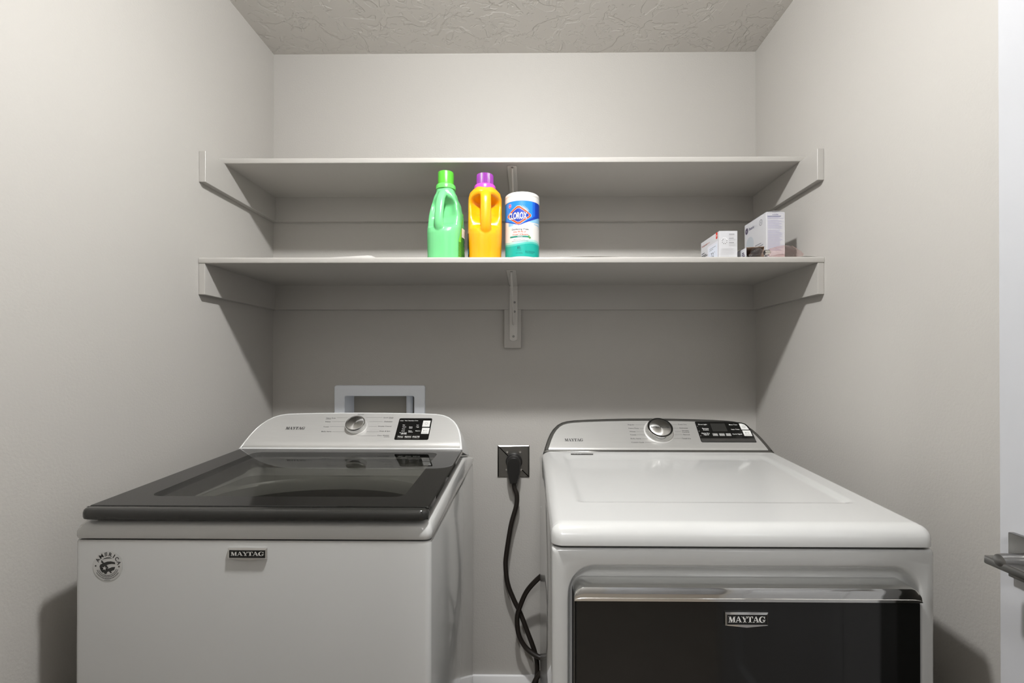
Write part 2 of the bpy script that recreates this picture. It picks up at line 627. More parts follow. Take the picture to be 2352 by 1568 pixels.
gl_ = empty('ceiling_light', (0.92, -1.10, H), 'small round flush ceiling lamp with a flattened globe in the laundry closet', 'ceiling light')
v, f = lathe([(0.078, 0), (0.078, -0.016), (0.070, -0.026), (0.030, -0.028), (0.014, -0.034)], 40)
mesh('lamp_base', v, f, whiteplastic_m, gl_, world=False)
v, f = lathe([(0.045 * math.cos(R(a)), -0.052 - 0.0185 * math.sin(R(a))) for a in range(-70, 90, 10)] + [(0.001, -0.0705)], 40)
mesh('lamp_dome', v, f, emat('dome_glow', (1.0, 1.0, 1.0, 1), ROOM_LAMP), gl_, 60, world=False)
lamp('ceiling_light', 1.00, -2.70, 0.12, HALL_LAMP, 'larger round flush ceiling lamp out in the hallway')

# ------------------------------------------------------------------ shelves
D1, D2, T = 0.406, 0.319, 0.019


def board(name, x0, x1, y0, y1, z0, z1, parent):
    """shelf board with bull-nosed front edge"""
    r = 0.0055
    prof = [(y1, z0), (y1, z1)] + [(y0 + r - r * math.sin(R(a)), z1 - r + r * math.cos(R(a))) for a in range(0, 91, 15)] + [(y0 + r * 0.4 * (1 - math.cos(R(a))), z0 + r * 0.4 * (1 - math.sin(R(a)))) for a in range(0, 91, 30)]
    vs, fs = loft([[(x0, a, b) for a, b in prof], [(x1, a, b) for a, b in prof]], True, True)
    return mesh(name, vs, fs, shelf_m, parent)


us = empty('wall_shelf', (W / 2, -D2 / 2, 1.886), 'upper painted shelf board on cleats, nothing on top of it', 'shelf')
board('shelf_board', 0.001, W - 0.001, -D2, -0.001, 1.887, 1.9046, us)
ls = empty('wall_shelf', (W / 2, -D1 / 2, 1.555), 'lower painted shelf board holding the bottles and bulb boxes', 'shelf')
board('shelf_board', 0.001, W - 0.001, -D1 - 0.002, -0.001, 1.5555, 1.573, ls)
for par, z0, z1 in ((us, 1.796, 1.8873), (ls, 1.464, 1.5558)):
    box('side_cleat', 0.0005, T, -D1, -0.0005, z0, z1, shelf_m, par, 0.0006, 1)
    box('side_cleat', W - T, W - 0.0005, -D1, -0.0005, z0, z1, shelf_m, par, 0.0006, 1)
    box('back_cleat', T - 0.0008, W - T + 0.0008, -T, -0.0005, z0, z1 + 0.0004, shelf_m, par, 0.0006, 1)
box('backing_block', 0.8815, 0.9451, -T, -0.0005, 1.3199, 1.4638, shelf_m, ls, 0.001, 1)


bracket_m = pmat('bracket_paint', rgb(198, 195, 190), 0.35)


def bracket(xc, ztop, arm, drop, label):
    b = empty('shelf_bracket', (xc, -T, ztop), label, 'bracket', 'painted shelf brackets')
    w = 0.0148
    prof = [(-w, 0), (w, 0)]
    # wall leaf, tongue with rounded lower end
    n = 10
    loop = [(-w, 0), (-w, -drop + w)] + [(-w * math.cos(math.pi * i / n), -drop + w - w * 0.55 * math.sin(math.pi * i / n)) for i in range(1, n)] + [(w, -drop + w), (w, 0)]
    yb = -T - 0.0005
    vs, fs = loft([[(xc + a, yb, ztop + c) for a, c in loop], [(xc + a, yb - 0.003, ztop + c) for a, c in loop], [(xc + a * 0.9, yb - 0.0038, ztop + c) for a, c in loop]], True, True)
    mesh('wall_leaf', vs, fs, bracket_m, b)
    loop = [(-w, 0), (-w, -arm + w)] + [(-w * math.cos(math.pi * i / n), -arm + w - w * 0.4 * math.sin(math.pi * i / n)) for i in range(1, n)] + [(w, -arm + w), (w, 0)]
    vs, fs = loft([[(xc + a, yb + c, ztop - 0.0005) for a, c in loop], [(xc + a, yb + c, ztop - 0.0035) for a, c in loop], [(xc + a * 0.9, yb + c, ztop - 0.0043) for a, c in loop]], True, True)
    mesh('shelf_leaf', vs, fs, bracket_m, b)
    p = spline([(xc, yb - 0.002, ztop - drop * 0.68), (xc, yb - 0.012, ztop - drop * 0.66), (xc, yb - arm * 0.45, ztop - drop * 0.33), (xc, yb - arm * 0.86, ztop - 0.012), (xc, yb - arm * 0.9, ztop - 0.003)], 6)
    vs, fs = tube(p, 0.0036, 10)
    mesh('brace', vs, fs, bracket_m, b)
    scr = [(0.004, ztop - drop * 0.46), (0.004, ztop - drop * 0.30), (0, ztop - drop + 0.024)]
    for dx, z in scr:
        v, f = lathe([(0.0042, 0), (0.0042, 0.0008), (0.003, 0.0022), (0.001, 0.0022), (0.0008, 0.0008)], 14)
        mesh('screw', xform(v, Matrix.Translation((xc + dx, yb - 0.0038, z)) @ Matrix.Rotation(R(90), 4, 'X')), f, satin_m, b)
    v, f = lathe([(0.0042, 0), (0.0042, 0.0008), (0.003, 0.0022), (0.001, 0.0022), (0.0008, 0.0008)], 14)
    mesh('screw', xform(v, Matrix.Translation((xc + 0.001, yb - arm + 0.016, ztop - 0.0043)) @ Matrix.Rotation(R(180), 4, 'X')), f, satin_m, b)


bracket(0.9185, 1.887, 0.290, 0.21, 'painted metal bracket under the upper shelf, behind the wipes canister')
bracket(0.9165, 1.5553, 0.300, 0.216, 'painted metal bracket under the lower shelf, above the power outlet')

# ------------------------------------------------------------------ supply box in the back wall
sb = empty('supply_box', (0.409, 0, 0.95), 'white plastic laundry supply box recessed in the wall behind the washer', 'outlet box')
fo = rr(0.2368, 0.5819, 0.945, 1.1795, 0.008, 5)
fi = rr(BX0, BX1, BZ0, BZ1, 0.006, 5)
vs, fs = loft([[(a, -0.0003, b) for a, b in fo], [(a, -0.005, b) for a, b in inset(fo, 0.0008)], [(a, -0.007, b) for a, b in inset(fo, 0.003)],
               [(a, -0.007, b) for a, b in inset(fi, -0.002)], [(a, -0.005, b) for a, b in fi], [(a, 0.004, b) for a, b in fi]])
coolwhite_m = pmat('box_white_plastic', rgb(226, 230, 236), 0.35)
mesh('flange', vs, fs, coolwhite_m, sb)
fi2 = rr(BX0, BX1, BZ0, BZ1, 0.006, 5)
vs, fs = loft([[(a, 0.0035, b) for a, b in fi2], [(a, 0.083, b) for a, b in inset(fi2, 0.004)]], False, False)
mesh('recess_wall', vs, fs, coolwhite_m, sb)
vs = [(BX0 - 0.004, 0.082, BZ0 - 0.004), (BX1 + 0.004, 0.082, BZ0 - 0.004), (BX1 + 0.004, 0.082, BZ1 + 0.004), (BX0 - 0.004, 0.082, BZ1 + 0.004),
      (BX0 - 0.004, 0.085, BZ0 - 0.004), (BX1 + 0.004, 0.085, BZ0 - 0.004), (BX1 + 0.004, 0.085, BZ1 + 0.004), (BX0 - 0.004, 0.085, BZ1 + 0.004)]
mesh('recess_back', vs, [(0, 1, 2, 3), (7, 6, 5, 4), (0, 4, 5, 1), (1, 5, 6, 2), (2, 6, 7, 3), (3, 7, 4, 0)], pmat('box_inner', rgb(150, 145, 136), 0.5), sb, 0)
v, f = tube([(0.509, 0.055, 0.99), (0.509, 0.055, 1.06), (0.509, 0.055, 1.137)], 0.013, 16)
mesh('supply_pipe', v, f, coolwhite_m, sb)

# ------------------------------------------------------------------ power outlet
ol = empty('power_outlet', (0.9164, 0, 0.8333), 'square stainless outlet plate on the wall between the washer and dryer', 'outlet')
po = rr(0.8562, 0.9766, 0.8333, 0.953, 0.002, 3)
vs, fs = loft([[(a, -0.0003, b) for a, b in po], [(a, -0.003, b) for a, b in po], [(a, -0.0065, b) for a, b in inset(po, 0.005)]], True, True)
mesh('plate', vs, fs, plate_m, ol, 0)
v, f = lathe([(0.031, 0), (0.031, 0.004), (0.0285, 0.006), (0.0285, 0.011), (0.027, 0.013)], 36)
mesh('receptacle', xform(v, Matrix.Translation((0.9185, -0.0062, 0.893)) @ Matrix.Rotation(R(90), 4, 'X')), f, blackmat_m, ol)
for sx, sz in ((0.893, 0.928), (0.9415, 0.928), (0.891, 0.862), (0.944, 0.862)):
    v, f = lathe([(0.0055, 0), (0.0055, 0.001), (0.004, 0.0026), (0.0012, 0.0026), (0.001, 0.001)], 16)
    mesh('screw', xform(v, Matrix.Translation((sx, -0.0063, sz)) @ Matrix.Rotation(R(90), 4, 'X')), f, chrome_m, ol)

# ------------------------------------------------------------------ washing machine
WX0, WX1, WYF, WYR = 0.097, 0.783, -0.882, -0.167
wm = empty('washing_machine', (0.44, -0.52, 0.0), 'white top-loading washing machine with dark glass lid, on the left', 'washing machine')
v, f = loft([[(a, b, z) for a, b in rr(WX0 + i, WX1 - i, WYF + i, WYR - i, 0.012, 5)] for i, z in ((0.004, 0.02), (0, 0.024), (0, 0.918), (0.0015, 0.9225), (0.012, 0.9228))], True, False)
mesh('cabinet', v, f, white_m, wm)
for fx in (WX0 + 0.06, WX1 - 0.06):
    for fy in (WYF + 0.06, WYR - 0.06):
        v, f = lathe([(0.018, 0.0), (0.022, 0.004), (0.022, 0.012), (0.012, 0.016), (0.012, 0.022)], 16)
        mesh('levelling_foot', xform(v, Matrix.Translation((fx, fy, 0))), f, blackmat_m, wm)


def wz(y):
    return 0.958 + (y + 0.87) * 0.05 if y < -0.37 else 0.983 - (y + 0.37) * 0.19


def wl(i, dz, fix=None, rad=0.018):
    L = rr(WX0 + i, WX1 - i, WYF + i, WYR - i * 0.3, (rad, rad, 0.008, 0.008), 6, 12)
    return [(a, b, fix if fix is not None else wz(b) + dz) for a, b in L]


open_l = rr(0.145, 0.737, -0.83, -0.405, 0.05, 6, 12)
cc = [(0.44 + 0.250 * math.cos(0), 0)]
circ = []
for a, b in open_l:
    dx, dy = (a - 0.44) / 0.296, (b + 0.6175) / 0.2125
    q = math.hypot(dx, dy)
    circ.append((0.44 + 0.268 * dx / q, -0.6175 + 0.188 * dy / q))
loops = [wl(0.0, 0, 0.9262, 0.014), wl(-0.001, 0, 0.930, 0.014), wl(-0.001, 0, 0.938, 0.014), wl(0.0015, -0.010), wl(0.006, -0.004), wl(0.014, -0.001), wl(0.024, 0.0),
         [(a, b, wz(b)) for a, b in open_l], [(a, b, wz(b) - 0.004) for a, b in inset(open_l, 0.003)], [(a, b, wz(b) - 0.022) for a, b in inset(open_l, 0.008)],
         [(a, b, 0.938) for a, b in inset(open_l, 0.02)]]
v, f = loft(loops)
mesh('worktop', v, f, white_m, wm, 40)
loops = [[(a, b, 0.9378) for a, b in inset(open_l, 0.019)], [(a, b, 0.934) for a, b in [(0.44 + (p - 0.44) * 1.03, -0.6175 + (q + 0.6175) * 1.03) for p, q in circ]],
         [(a, b, 0.926) for a, b in circ], [(a, b, 0.90) for a, b in circ]]
v, f = loft(loops)
mesh('tub_ring', v, f, tub_m, wm, 40)
loops = [[(0.44 + (p - 0.44) * s, -0.6175 + (q + 0.6175) * s, z) for p, q in circ] for s, z in ((1.0, 0.90), (0.97, 0.88), (0.97, 0.30), (0.9, 0.26))]
v, f = loft(loops, False, True)
mesh('wash_basket', v, f, basket_m, wm, 40)

# lid


def lz(y):
    return 0.9845 + (y + 0.87) * 0.048


LX0, LX1, LY0, LY1 = 0.1125, 0.7765, -0.889, -0.388
lo = rr(LX0, LX1, LY0 + 0.022, LY1, (0.002, 0.002, 0.003, 0.003), 5, 6)
li = rr(0.183, 0.712, -0.811, -0.43, 0.022, 5, 6)
th = 0.014
loops = [[(a, b, lz(b) - th) for a, b in li], [(a, b, lz(b) - th) for a, b in inset(lo, 0.004)], [(a, b, lz(b) - th + 0.004) for a, b in lo], [(a, b, lz(b) - 0.002) for a, b in lo],
         [(a, b, lz(b)) for a, b in inset(lo, 0.002)], [(a, b, lz(b)) for a, b in li]]
v, f = loft(loops, closed=True)
lid = mesh('lid', v, f, lidframe_m, wm)
v, f = loft([[(a, b, lz(b) - 0.006) for a, b in inset(li, -0.001)], [(a, b, lz(b) - 0.0002) for a, b in inset(li, -0.0003)]], True, True)
mesh('window_pane', v, f, pane_m, lid)
fl = rr(LX0 - 0.001, LX1 + 0.001, LY0, LY0 + 0.0215, (0.016, 0.016, 0.001, 0.001), 6, 1)
loops = [[(a, b, lz(b) + dz) for a, b in inset(fl, i)] for i, dz in ((0.006, -0.022), (0.001, -0.019), (0.0, -0.015), (0.0, -0.008), (0.0015, -0.003), (0.004, -0.0008), (0.007, 0.0))]
v, f = loft(loops, True, True)
mesh('front_lip', v, f, lidlip_m, lid)

# console
CA = R(42)


def face_fn(cx, yb, zb):
    ca, sa = math.cos(CA), math.sin(CA)
    return lambda u, vv, d=0.0: (cx + u, yb + vv * ca - d * sa, zb + vv * sa + d * ca)


def console(parent, cx, yb, zb, half, yr, zr0, zr1, body_m, trim_mat, tw):
    vmax = half[-1][1]
    right = half
    outline = [(u, vv) for u, vv in right] + [(-u, vv) for u, vv in right[-2::-1]]
    outline = [(-right[0][0] * 0.5, 0), (0, 0), (right[0][0] * 0.5, 0)] + outline
    F = face_fn(cx, yb, zb)
    rear = [(cx + u * 0.985, yr, zr0 + (zr1 - zr0) * vv / vmax) for u, vv in outline]
    mid = []
    for u, vv in outline:
        a = Vector(F(u, vv, -0.02))
        b = Vector((cx + u, yr, zr0 + (zr1 - zr0) * vv / vmax))
        mid.append(tuple(a.lerp(b, 0.45) + Vector((0, 0, 0.012 * vv / vmax))))
    o1 = inset(outline, 0.0015)
    o2 = inset(outline, 0.0045)
    o3 = inset(outline, tw)
    loops = [rear, mid, [F(u, vv, -0.012) for u, vv in outline]]
    v, f = loft(loops, True, False)
    mesh('console_body', v, f, body_m, parent, 45)
    loops = [[F(u, vv, -0.012) for u, vv in outline], [F(u, vv, -0.004) for u, vv in outline], [F(u, vv, -0.001) for u, vv in o1], [F(u, vv, 0.0) for u, vv in o2], [F(u, vv, -0.0015) for u, vv in o3]]
    v, f = loft(loops)
    mesh('console_trim', v, f, trim_mat, parent, 50)
    return outline, F, tw


def fascia(parent, outline, F, mat, tw, roll=0.022, depth=0.008):
    """brushed sheet, its lower edge rolled inwards"""
    o3 = inset(outline, tw)
    us_ = [p[0] for p in o3]
    vmax = max(p[1] for p in o3)
    v0 = min(p[1] for p in o3)
    # rows in v; for each row find half width by outline intersection
    pts = [(p[0], p[1]) for p in o3 if p[0] >= 0]
    pts.sort(key=lambda p: (p[1], -p[0]))
    prof = sorted([(p[1], p[0]) for p in pts])

    def hw(vv):
        best = 0
        n = len(o3)
        for i in range(n):
            (a, b), (c, d) = o3[i], o3[(i + 1) % n]
            if (b - vv) * (d - vv) <= 0 and abs(b - d) > 1e-9:
                best = max(best, a + (c - a) * (vv - b) / (d - b))
        return best
    rows = []
    N = 40
    for i in range(N + 1):
        t = i / N
        vv = v0 + 1e-5 + (vmax - v0 - 2e-5) * (1 - (1 - t) ** 1.7)
        rows.append(vv)
    M = 24
    verts, faces = [], []
    for vv in rows:
        h = hw(vv)
        k = max(0.0, 1 - (vv - v0) / roll)
        d = 0.0004 - depth * (1 - math.sqrt(max(0, 1 - k * k))) if k > 0 else 0.0004
        for j in range(M + 1):
            verts.append(F(-h + 2 * h * j / M, vv, d))
    for i in range(N):
        for j in range(M):
            a = i * (M + 1) + j
            faces.append((a, a + 1, a + M + 2, a + M + 1))
    return mesh('fascia', verts, faces, mat, parent, 40, fix=False)


def knob_mat(F, u, vv, d=0.0):
    ca, sa = math.cos(CA), math.sin(CA)
    o = F(u, vv, d)
    return Matrix(((1, 0, 0, o[0]), (0, ca, -sa, o[1]), (0, sa, ca, o[2]), (0, 0, 0, 1)))


halfW = [(0.3345, 0), (0.333, 0.012), (0.330, 0.030), (0.325, 0.055), (0.318, 0.078), (0.309, 0.097), (0.297, 0.114), (0.281, 0.128), (0.262, 0.1375), (0.238, 0.1425),
         (0.20, 0.1445), (0.14, 0.1462), (0.07, 0.1472), (0.0, 0.1475)]
outW, FW, tW = console(wm, 0.44, -0.385, 1.007, halfW, -0.17, 0.947, 1.03, whiteplastic_m, whiteplastic_m, 0.0065)
fascia(wm, outW, FW, steel_m, tW)
# dial
km = knob_mat(FW, -0.0035, 0.0865)
v, f = lathe([(0.034, 0), (0.034, 0.0008), (0.0325, 0.0012)], 48)
mesh('dial_ring', xform(v, km), f, steel_m, wm)
v, f = lathe([(0.0305, 0.0012), (0.0305, 0.016), (0.0295, 0.0185), (0.0288, 0.0192), (0.0272, 0.0192), (0.0266, 0.0186)], 48)
kb = mesh('dial', xform(v, km), f, chrome_m, wm)
v, f = lathe([(0.0266, 0), (0.0255, 0.0004)], 48)
v2 = [Vector(p) for p in v]
kf = mesh('dial_face', v2, f, knobface_m, None, 40, world=False)
kf.parent = kb
kf.matrix_local = Matrix.Translation(-wm.location) @ knob_mat(FW, -0.0035, 0.0865, 0.0187)
dc = Decal()
dc.rect(-0.0008, 0.0008, 0.014, 0.021, 0)
dc.build('dial_mark', lambda a, b, d: km @ Vector((a, b, 0.0192)), [ink_m], kb)

LIFT = 0.0009
pr = Decal()
pr.serif('MAYTAG', -0.2211, -0.1619, 0.0742, 0.0848, 0)
for s, a, b, c in [('Heavy Duty', -0.1092, -0.0783, 0.1214), ('Whites', -0.1076, -0.0899, 0.1062), ('Towels', -0.1066, -0.0894, 0.0859), ('Bulky Items', -0.1059, -0.0754, 0.067),
                   ('Normal', -0.0128, 0.0064, 0.1372), ('Quick Wash', 0.0724, 0.1041, 0.124), ('Delicates', 0.0791, 0.1044, 0.1074), ('Wrinkle Control', 0.0632, 0.1053, 0.0879),
                   ('Drain & Spin', 0.0731, 0.1057, 0.0686), ('Clean Washer', 0.0696, 0.1067, 0.0516), ('with affresh', 0.0904, 0.108, 0.0462)]:
    pr.text(s, a, b, c, 0.0028 if s == 'with affresh' else 0.0045, 1, bold=0.006)
for a, b, c in [(-0.1092, -0.092, 0.1165), (0.0905, 0.104, 0.119)]:
    pr.rect(a, b, c - 0.0006, c + 0.0006, 2)
for a, b, c in [(-0.075, -0.040, 0.123), (-0.0866, -0.0382, 0.1064), (-0.0868, -0.0387, 0.086), (-0.0722, -0.0348, 0.0658), (0.0175, 0.0689, 0.1245), (0.031, 0.073, 0.107),
                (0.035, 0.06, 0.0872), (0.0332, 0.0705, 0.066), (0.0095, 0.0668, 0.0498)]:
    pr.rect(a, b, c - 0.00035, c + 0.00035, 2)
pmat('ink_soft', rgb(70, 70, 67), 0.5)
for nm_, mi_ in (('brand_lettering', 0), ('cycle_names', 1), ('guide_lines', 2)):
    o_ = pr.only(mi_).build(nm_, lambda u, vv, d: FW(u, vv, LIFT + d), [(ink_m, MATS['ink_soft'], inkgrey_m)[mi_]], wm)
    if mi_:
        o_['kind'] = 'stuff'


def slab_on(name, F, loop, d0, d1, mat, parent, bev=0.0006):
    loops = [[F(u, vv, d0) for u, vv in loop], [F(u, vv, d1 - bev) for u, vv in loop], [F(u, vv, d1) for u, vv in inset(loop, bev)]]
    v, f = loft(loops, True, True)
    return mesh(name, v, f, mat, parent)


cp = slab_on('control_panel', FW, rr(0.1245, 0.2282, 0.0350, 0.1212, 0.0045, 5), 0.0002, 0.0016, black_m, wm)
slab_on('power_button', FW, rr(0.2014, 0.2245, 0.0857, 0.1106, 0.0008, 2), 0.0012, 0.0024, button_m, cp)
slab_on('start_button', FW, rr(0.2026, 0.2257, 0.0575, 0.0814, 0.0008, 2), 0.0012, 0.0024, button_m, cp)
for a, b in ((0.1317, 0.1515), (0.1536, 0.1757), (0.1784, 0.2006)):
    slab_on('option_button', FW, rr(a, b, 0.0384, 0.0526, 0.0006, 2), 0.0012, 0.0020, darkgrey_m, cp)
pr = Decal()
for s, a, b, c in [('Sense', 0.1288, 0.1392, 0.1104), ('Wash', 0.1428, 0.1516, 0.1104), ('Rinse/Spin', 0.1543, 0.1731, 0.1105), ('Done', 0.1754, 0.1849, 0.1106), ('Hot', 0.1401, 0.1471, 0.0926),
                   ('Warm', 0.1405, 0.1521, 0.0849), ('Cool', 0.141, 0.1497, 0.077), ('Cold', 0.141, 0.1502, 0.0691), ('Tap Cold', 0.1414, 0.1576, 0.062),
                   ('Extra', 0.1618, 0.1718, 0.085), ('Rinse', 0.1622, 0.1722, 0.0804), ('Fabric', 0.1621, 0.1729, 0.0692), ('Softener', 0.1625, 0.177, 0.0648), ('Lo', 0.1836, 0.19, 0.0927),
                   ('High', 0.1836, 0.1919, 0.085), ('Medium', 0.1838, 0.1985, 0.0693)]:
    pr.text(s, a, b, c, 0.0034, 0, bold=0.006)
for s, a, b, c in [('Temp', 0.1339, 0.1495, 0.0457), ('Options', 0.1554, 0.1747, 0.0458), ('Deep Fill', 0.1794, 0.2002, 0.0458)]:
    pr.text(s, a, b, c, 0.0044, 0, 0.0006, bold=0.01)
pr.rect(0.1365, 0.1395, 0.0612, 0.0628, 0)
pr.rect(0.1412, 0.1490, 0.0562, 0.0582, 0)
pr.rect(0.1500, 0.1585, 0.0562, 0.0582, 0)
pr.ring(0.213, 0.098, 0.0040, 0.0048, 120, 420, 1, 0.001)
pr.rect(0.2126, 0.2134, 0.0985, 0.1035, 1, 0.001)
for q in (((0.2085, 0.0722), (0.2085, 0.0668), (0.2128, 0.0695)),):
    pr.poly(q, 1, 0.001)
pr.rect(0.2150, 0.2158, 0.0668, 0.0722, 1, 0.001)
pr.rect(0.2172, 0.2180, 0.0668, 0.0722, 1, 0.001)
pr.rect(0.2050, 0.2220, 0.0612, 0.0622, 1, 0.001)
pr.build('panel_print', lambda u, vv, d: FW(u, vv, 0.0018 + d), [inkwhite_m, inkgrey_m], cp)


def badge(x0, x1, z0, z1, y, parent, peak):
    xm = (x0 + x1) / 2
    base = [(x0, z0 + 0.0022), (xm, z0 - peak), (x1, z0 + 0.0022), (x1, z1), (xm, z1 + 0.0003), (x0, z1)]
    inn = [(x0 + 0.0028, z0 + 0.004), (xm, z0 + 0.004), (x1 - 0.0028, z0 + 0.004), (x1 - 0.0028, z1 - 0.0036), (xm, z1 - 0.0036), (x0 + 0.0028, z1 - 0.0036)]
    loops = [[(a, y, b) for a, b in base], [(a, y - 0.0030, b) for a, b in base], [(a, y - 0.0042, b) for a, b in inn], [(a, y - 0.0030, b) for a, b in inn]]
    v, f = loft(loops, True, False)
    bd = mesh('badge', v, f, chrome_m, parent, 20)
    bd['label'] = 'small chrome name badge lettered MAYTAG'
    mesh('badge_field', [(inn[0][0], y - 0.0031, inn[0][1]), (inn[2][0], y - 0.0031, inn[2][1]), (inn[3][0], y - 0.0031, inn[3][1]), (inn[5][0], y - 0.0031, inn[5][1])], [(0, 1, 2, 3)], black_m, bd, 0, fix=False) if parent.parent is None else None
    d = Decal()
    if parent.parent is not None:
        d.rect(inn[0][0], inn[2][0], inn[0][1], inn[3][1], 1, 0.0)
    d.serif('MAYTAG', inn[0][0] + 0.0025, inn[2][0] - 0.0025, inn[0][1] + 0.0036, inn[3][1] - 0.0032, 0, 0.0004)
    d.build('badge_lettering', lambda u, vv, dd: (u, y - 0.0033 - dd, vv), [pmat('badge_silver', rgb(215, 214, 210), 0.4), black_m], bd)


badge(0.3971, 0.4714, 0.8880, 0.9102, WYF, wm, 0.0018)

# round sticker, lower left of the washer front
st = Decal()
SC, SR = (0.1636, 0.8737), 0.0287
st.disc(SC[0], SC[1], SR, 0, 0.0, 48)
st_ang = [148, 127, 105, 82, 62, 43, 22]
sticker_chars = 'AMERICA'
for ch, an in zip(sticker_chars, (150, 124, 99, 76, 57, 38, 16)):
    rad = 0.0225
    cu, cv = SC[0] + rad * math.cos(R(an)), SC[1] + rad * math.sin(R(an))
    rot = R(an - 90)
    if ch == 'E':
        for k in (-1, 0, 1):
            w2, h2, o2 = 0.0028, 0.0007, k * 0.0026
            pts = [(-w2, o2 - h2 - 0.0005), (w2, o2 - h2 + 0.0006), (w2, o2 + h2 + 0.0006), (-w2, o2 + h2 - 0.0005)]
            st.poly([(cu + a * math.cos(rot) - b * math.sin(rot), cv + a * math.sin(rot) + b * math.cos(rot)) for a, b in pts], 1, 0.0002)
        continue
    wd = {'M': 0.0078, 'I': 0.0018, 'A': 0.0072}.get(ch, 0.0062)
    st.text(ch, cu - wd / 2, cu + wd / 2, cv, 0.0075, 1, 0.0002, bold=0.018, rot=rot)
k = SR / 500.0 * 1.0


def sp(x, y):      # sticker artwork coordinates (1000 wide) -> surface
    return (SC[0] + (x - 500) * k, SC[1] - (y - 500) * k)


st.poly([sp(*p) for p in [(300, 290), (380, 245), (480, 215), (570, 215), (660, 255), (570, 245), (480, 250), (400, 265)]], 1, 0.0002)
st.poly([sp(*p) for p in [(285, 300), (310, 320), (375, 395), (340, 415), (280, 385)]], 1, 0.0002)
st.poly([sp(*p) for p in [(375, 395), (480, 355), (600, 345), (735, 370), (755, 440), (640, 430), (540, 445), (460, 475), (530, 565), (420, 600), (250, 600), (225, 520), (245, 460), (320, 420)]], 1, 0.0002)
st.poly([sp(*p) for p in [(530, 585), (640, 540), (755, 530), (720, 630), (640, 665), (610, 690), (650, 720), (590, 745), (560, 700), (500, 690), (470, 740), (455, 770), (400, 765), (370, 720), (320, 720), (265, 650), (240, 580), (400, 570)]], 1, 0.0002)


def star(cx, cy, r, mi, d):
    st.poly([sp(cx + (r if i % 2 == 0 else r * 0.42) * math.sin(R(36 * i + 8)), cy - (r if i % 2 == 0 else r * 0.42) * math.cos(R(36 * i + 8))) for i in range(10)], mi, d)


star(395, 575, 80, 0, 0.0004)
star(535, 725, 62, 0, 0.0004)
for sx in (95, 880):
    st.disc(*sp(sx, 500 if sx < 500 else 520), 0.0016, 1, 0.0002, 8)
random.seed(4)
for rad, a0, a1 in ((318, 205, 338), (368, 202, 340), (425, 212, 330)):
    a = a0
    while a < a1:
        w = random.choice((2.2, 3.2, 4.4))
        st.ring(*sp(490, 500), (rad - 13) * k, (rad + 13) * k, a, a + w, 1, 0.0002, 2)
        a += w + 1.5
a = 258
while a < 282:
    st.ring(*sp(490, 500), 470 * k, 486 * k, a, a + 2, 1, 0.0002, 1)
    a += 3
stk = st.build('sticker', lambda u, vv, d: (u, WYF - 0.0004 - d, vv), [pmat('sticker_silver', rgb(200, 200, 198), 0.35, metal=0.2), ink_m], wm)
stk['label'] = 'round silver sticker lettered AMERICA with a flag-shaped globe'

# ------------------------------------------------------------------ dryer
DX, DXR, DYF, DYR = 1.0115, 1.6975, -0.925, -0.175
dr = empty('clothes_dryer', (1.3545, -0.55, 0.0), 'white front-loading clothes dryer with black glass door, on the right', 'dryer')
# cabinet sides and back
v, f = loft([[(a, b, z) for a, b in rr(DX + i, DXR - i, DYF + 0.03, DYR - i, 0.006, 3)] for i, z in ((0.003, 0.02), (0.0006, 0.024), (0.0006, 0.929))], True, True)
cab = mesh('cabinet', v, f, white_m, dr)
# front panel with scooped door recess


def fr(x0, x1, z0, z1, y, r, dx=0.0):
    return [(a, y, b) for a, b in rr(x0, x1, z0, z1, r, 10, 8)]


loops = [fr(DX, DXR, 0.02, 0.9285, DYF + 0.03, 0.003), fr(DX, DXR, 0.02, 0.9285, DYF + 0.008, 0.004), fr(DX + 0.0015, DXR - 0.0015, 0.0215, 0.927, DYF + 0.003, 0.006),
         fr(DX + 0.006, DXR - 0.006, 0.026, 0.923, DYF, 0.008),
         fr(1.038, 1.676, 0.105, 0.902, DYF, (0.03, 0.03, 0.052, 0.052)), fr(1.0405, 1.6735, 0.108, 0.898, DYF + 0.002, (0.03, 0.03, 0.050, 0.050)),
         fr(1.0425, 1.6715, 0.110, 0.893, DYF + 0.010, (0.03, 0.03, 0.046, 0.046)), fr(1.044, 1.670, 0.112, 0.886, DYF + 0.019, (0.03, 0.03, 0.042, 0.042)),
         fr(1.0455, 1.6685, 0.114, 0.876, DYF + 0.025, (0.03, 0.03, 0.036, 0.036)), fr(1.047, 1.667, 0.116, 0.868, DYF + 0.027, (0.03, 0.03, 0.030, 0.030))]
v, f = loft(loops, False, True)
mesh('front_panel', v, f, white_m, dr, 45)
for fx in (DX + 0.06, DXR - 0.06):
    for fy in (DYF + 0.08, DYR - 0.06):
        v, f = lathe([(0.018, 0.0), (0.022, 0.004), (0.022, 0.012), (0.012, 0.016), (0.012, 0.022)], 16)
        mesh('levelling_foot', xform(v, Matrix.Translation((fx, fy, 0))), f, blackmat_m, dr)

# top panel: rounded front, shallow dished centre


def sstep(a, b, x):
    t = min(1, max(0, (x - a) / (b - a)))
    return t * t * (3 - 2 * t)


def dtop(x, y):
    z = 0.9725 + (y + 0.87) * 0.0665 if y < -0.40 else 1.0038 - (y + 0.40) * 0.20
    df = y - (DYF - 0.004)
    r = 0.030
    if df < r:
        z -= r * (1 - math.sqrt(max(0, 1 - (1 - df / r) ** 2))) * 0.95
    ds = min(x - DX, DXR - x)
    r = 0.022
    if ds < r:
        z -= r * (1 - math.sqrt(max(0, 1 - (1 - ds / r) ** 2))) * 0.8
    inn = sstep(DYF + 0.118, DYF + 0.135, y) * sstep(0.055, 0.075, ds) * (1 - sstep(-0.47, -0.42, y))
    return z - 0.005 * inn


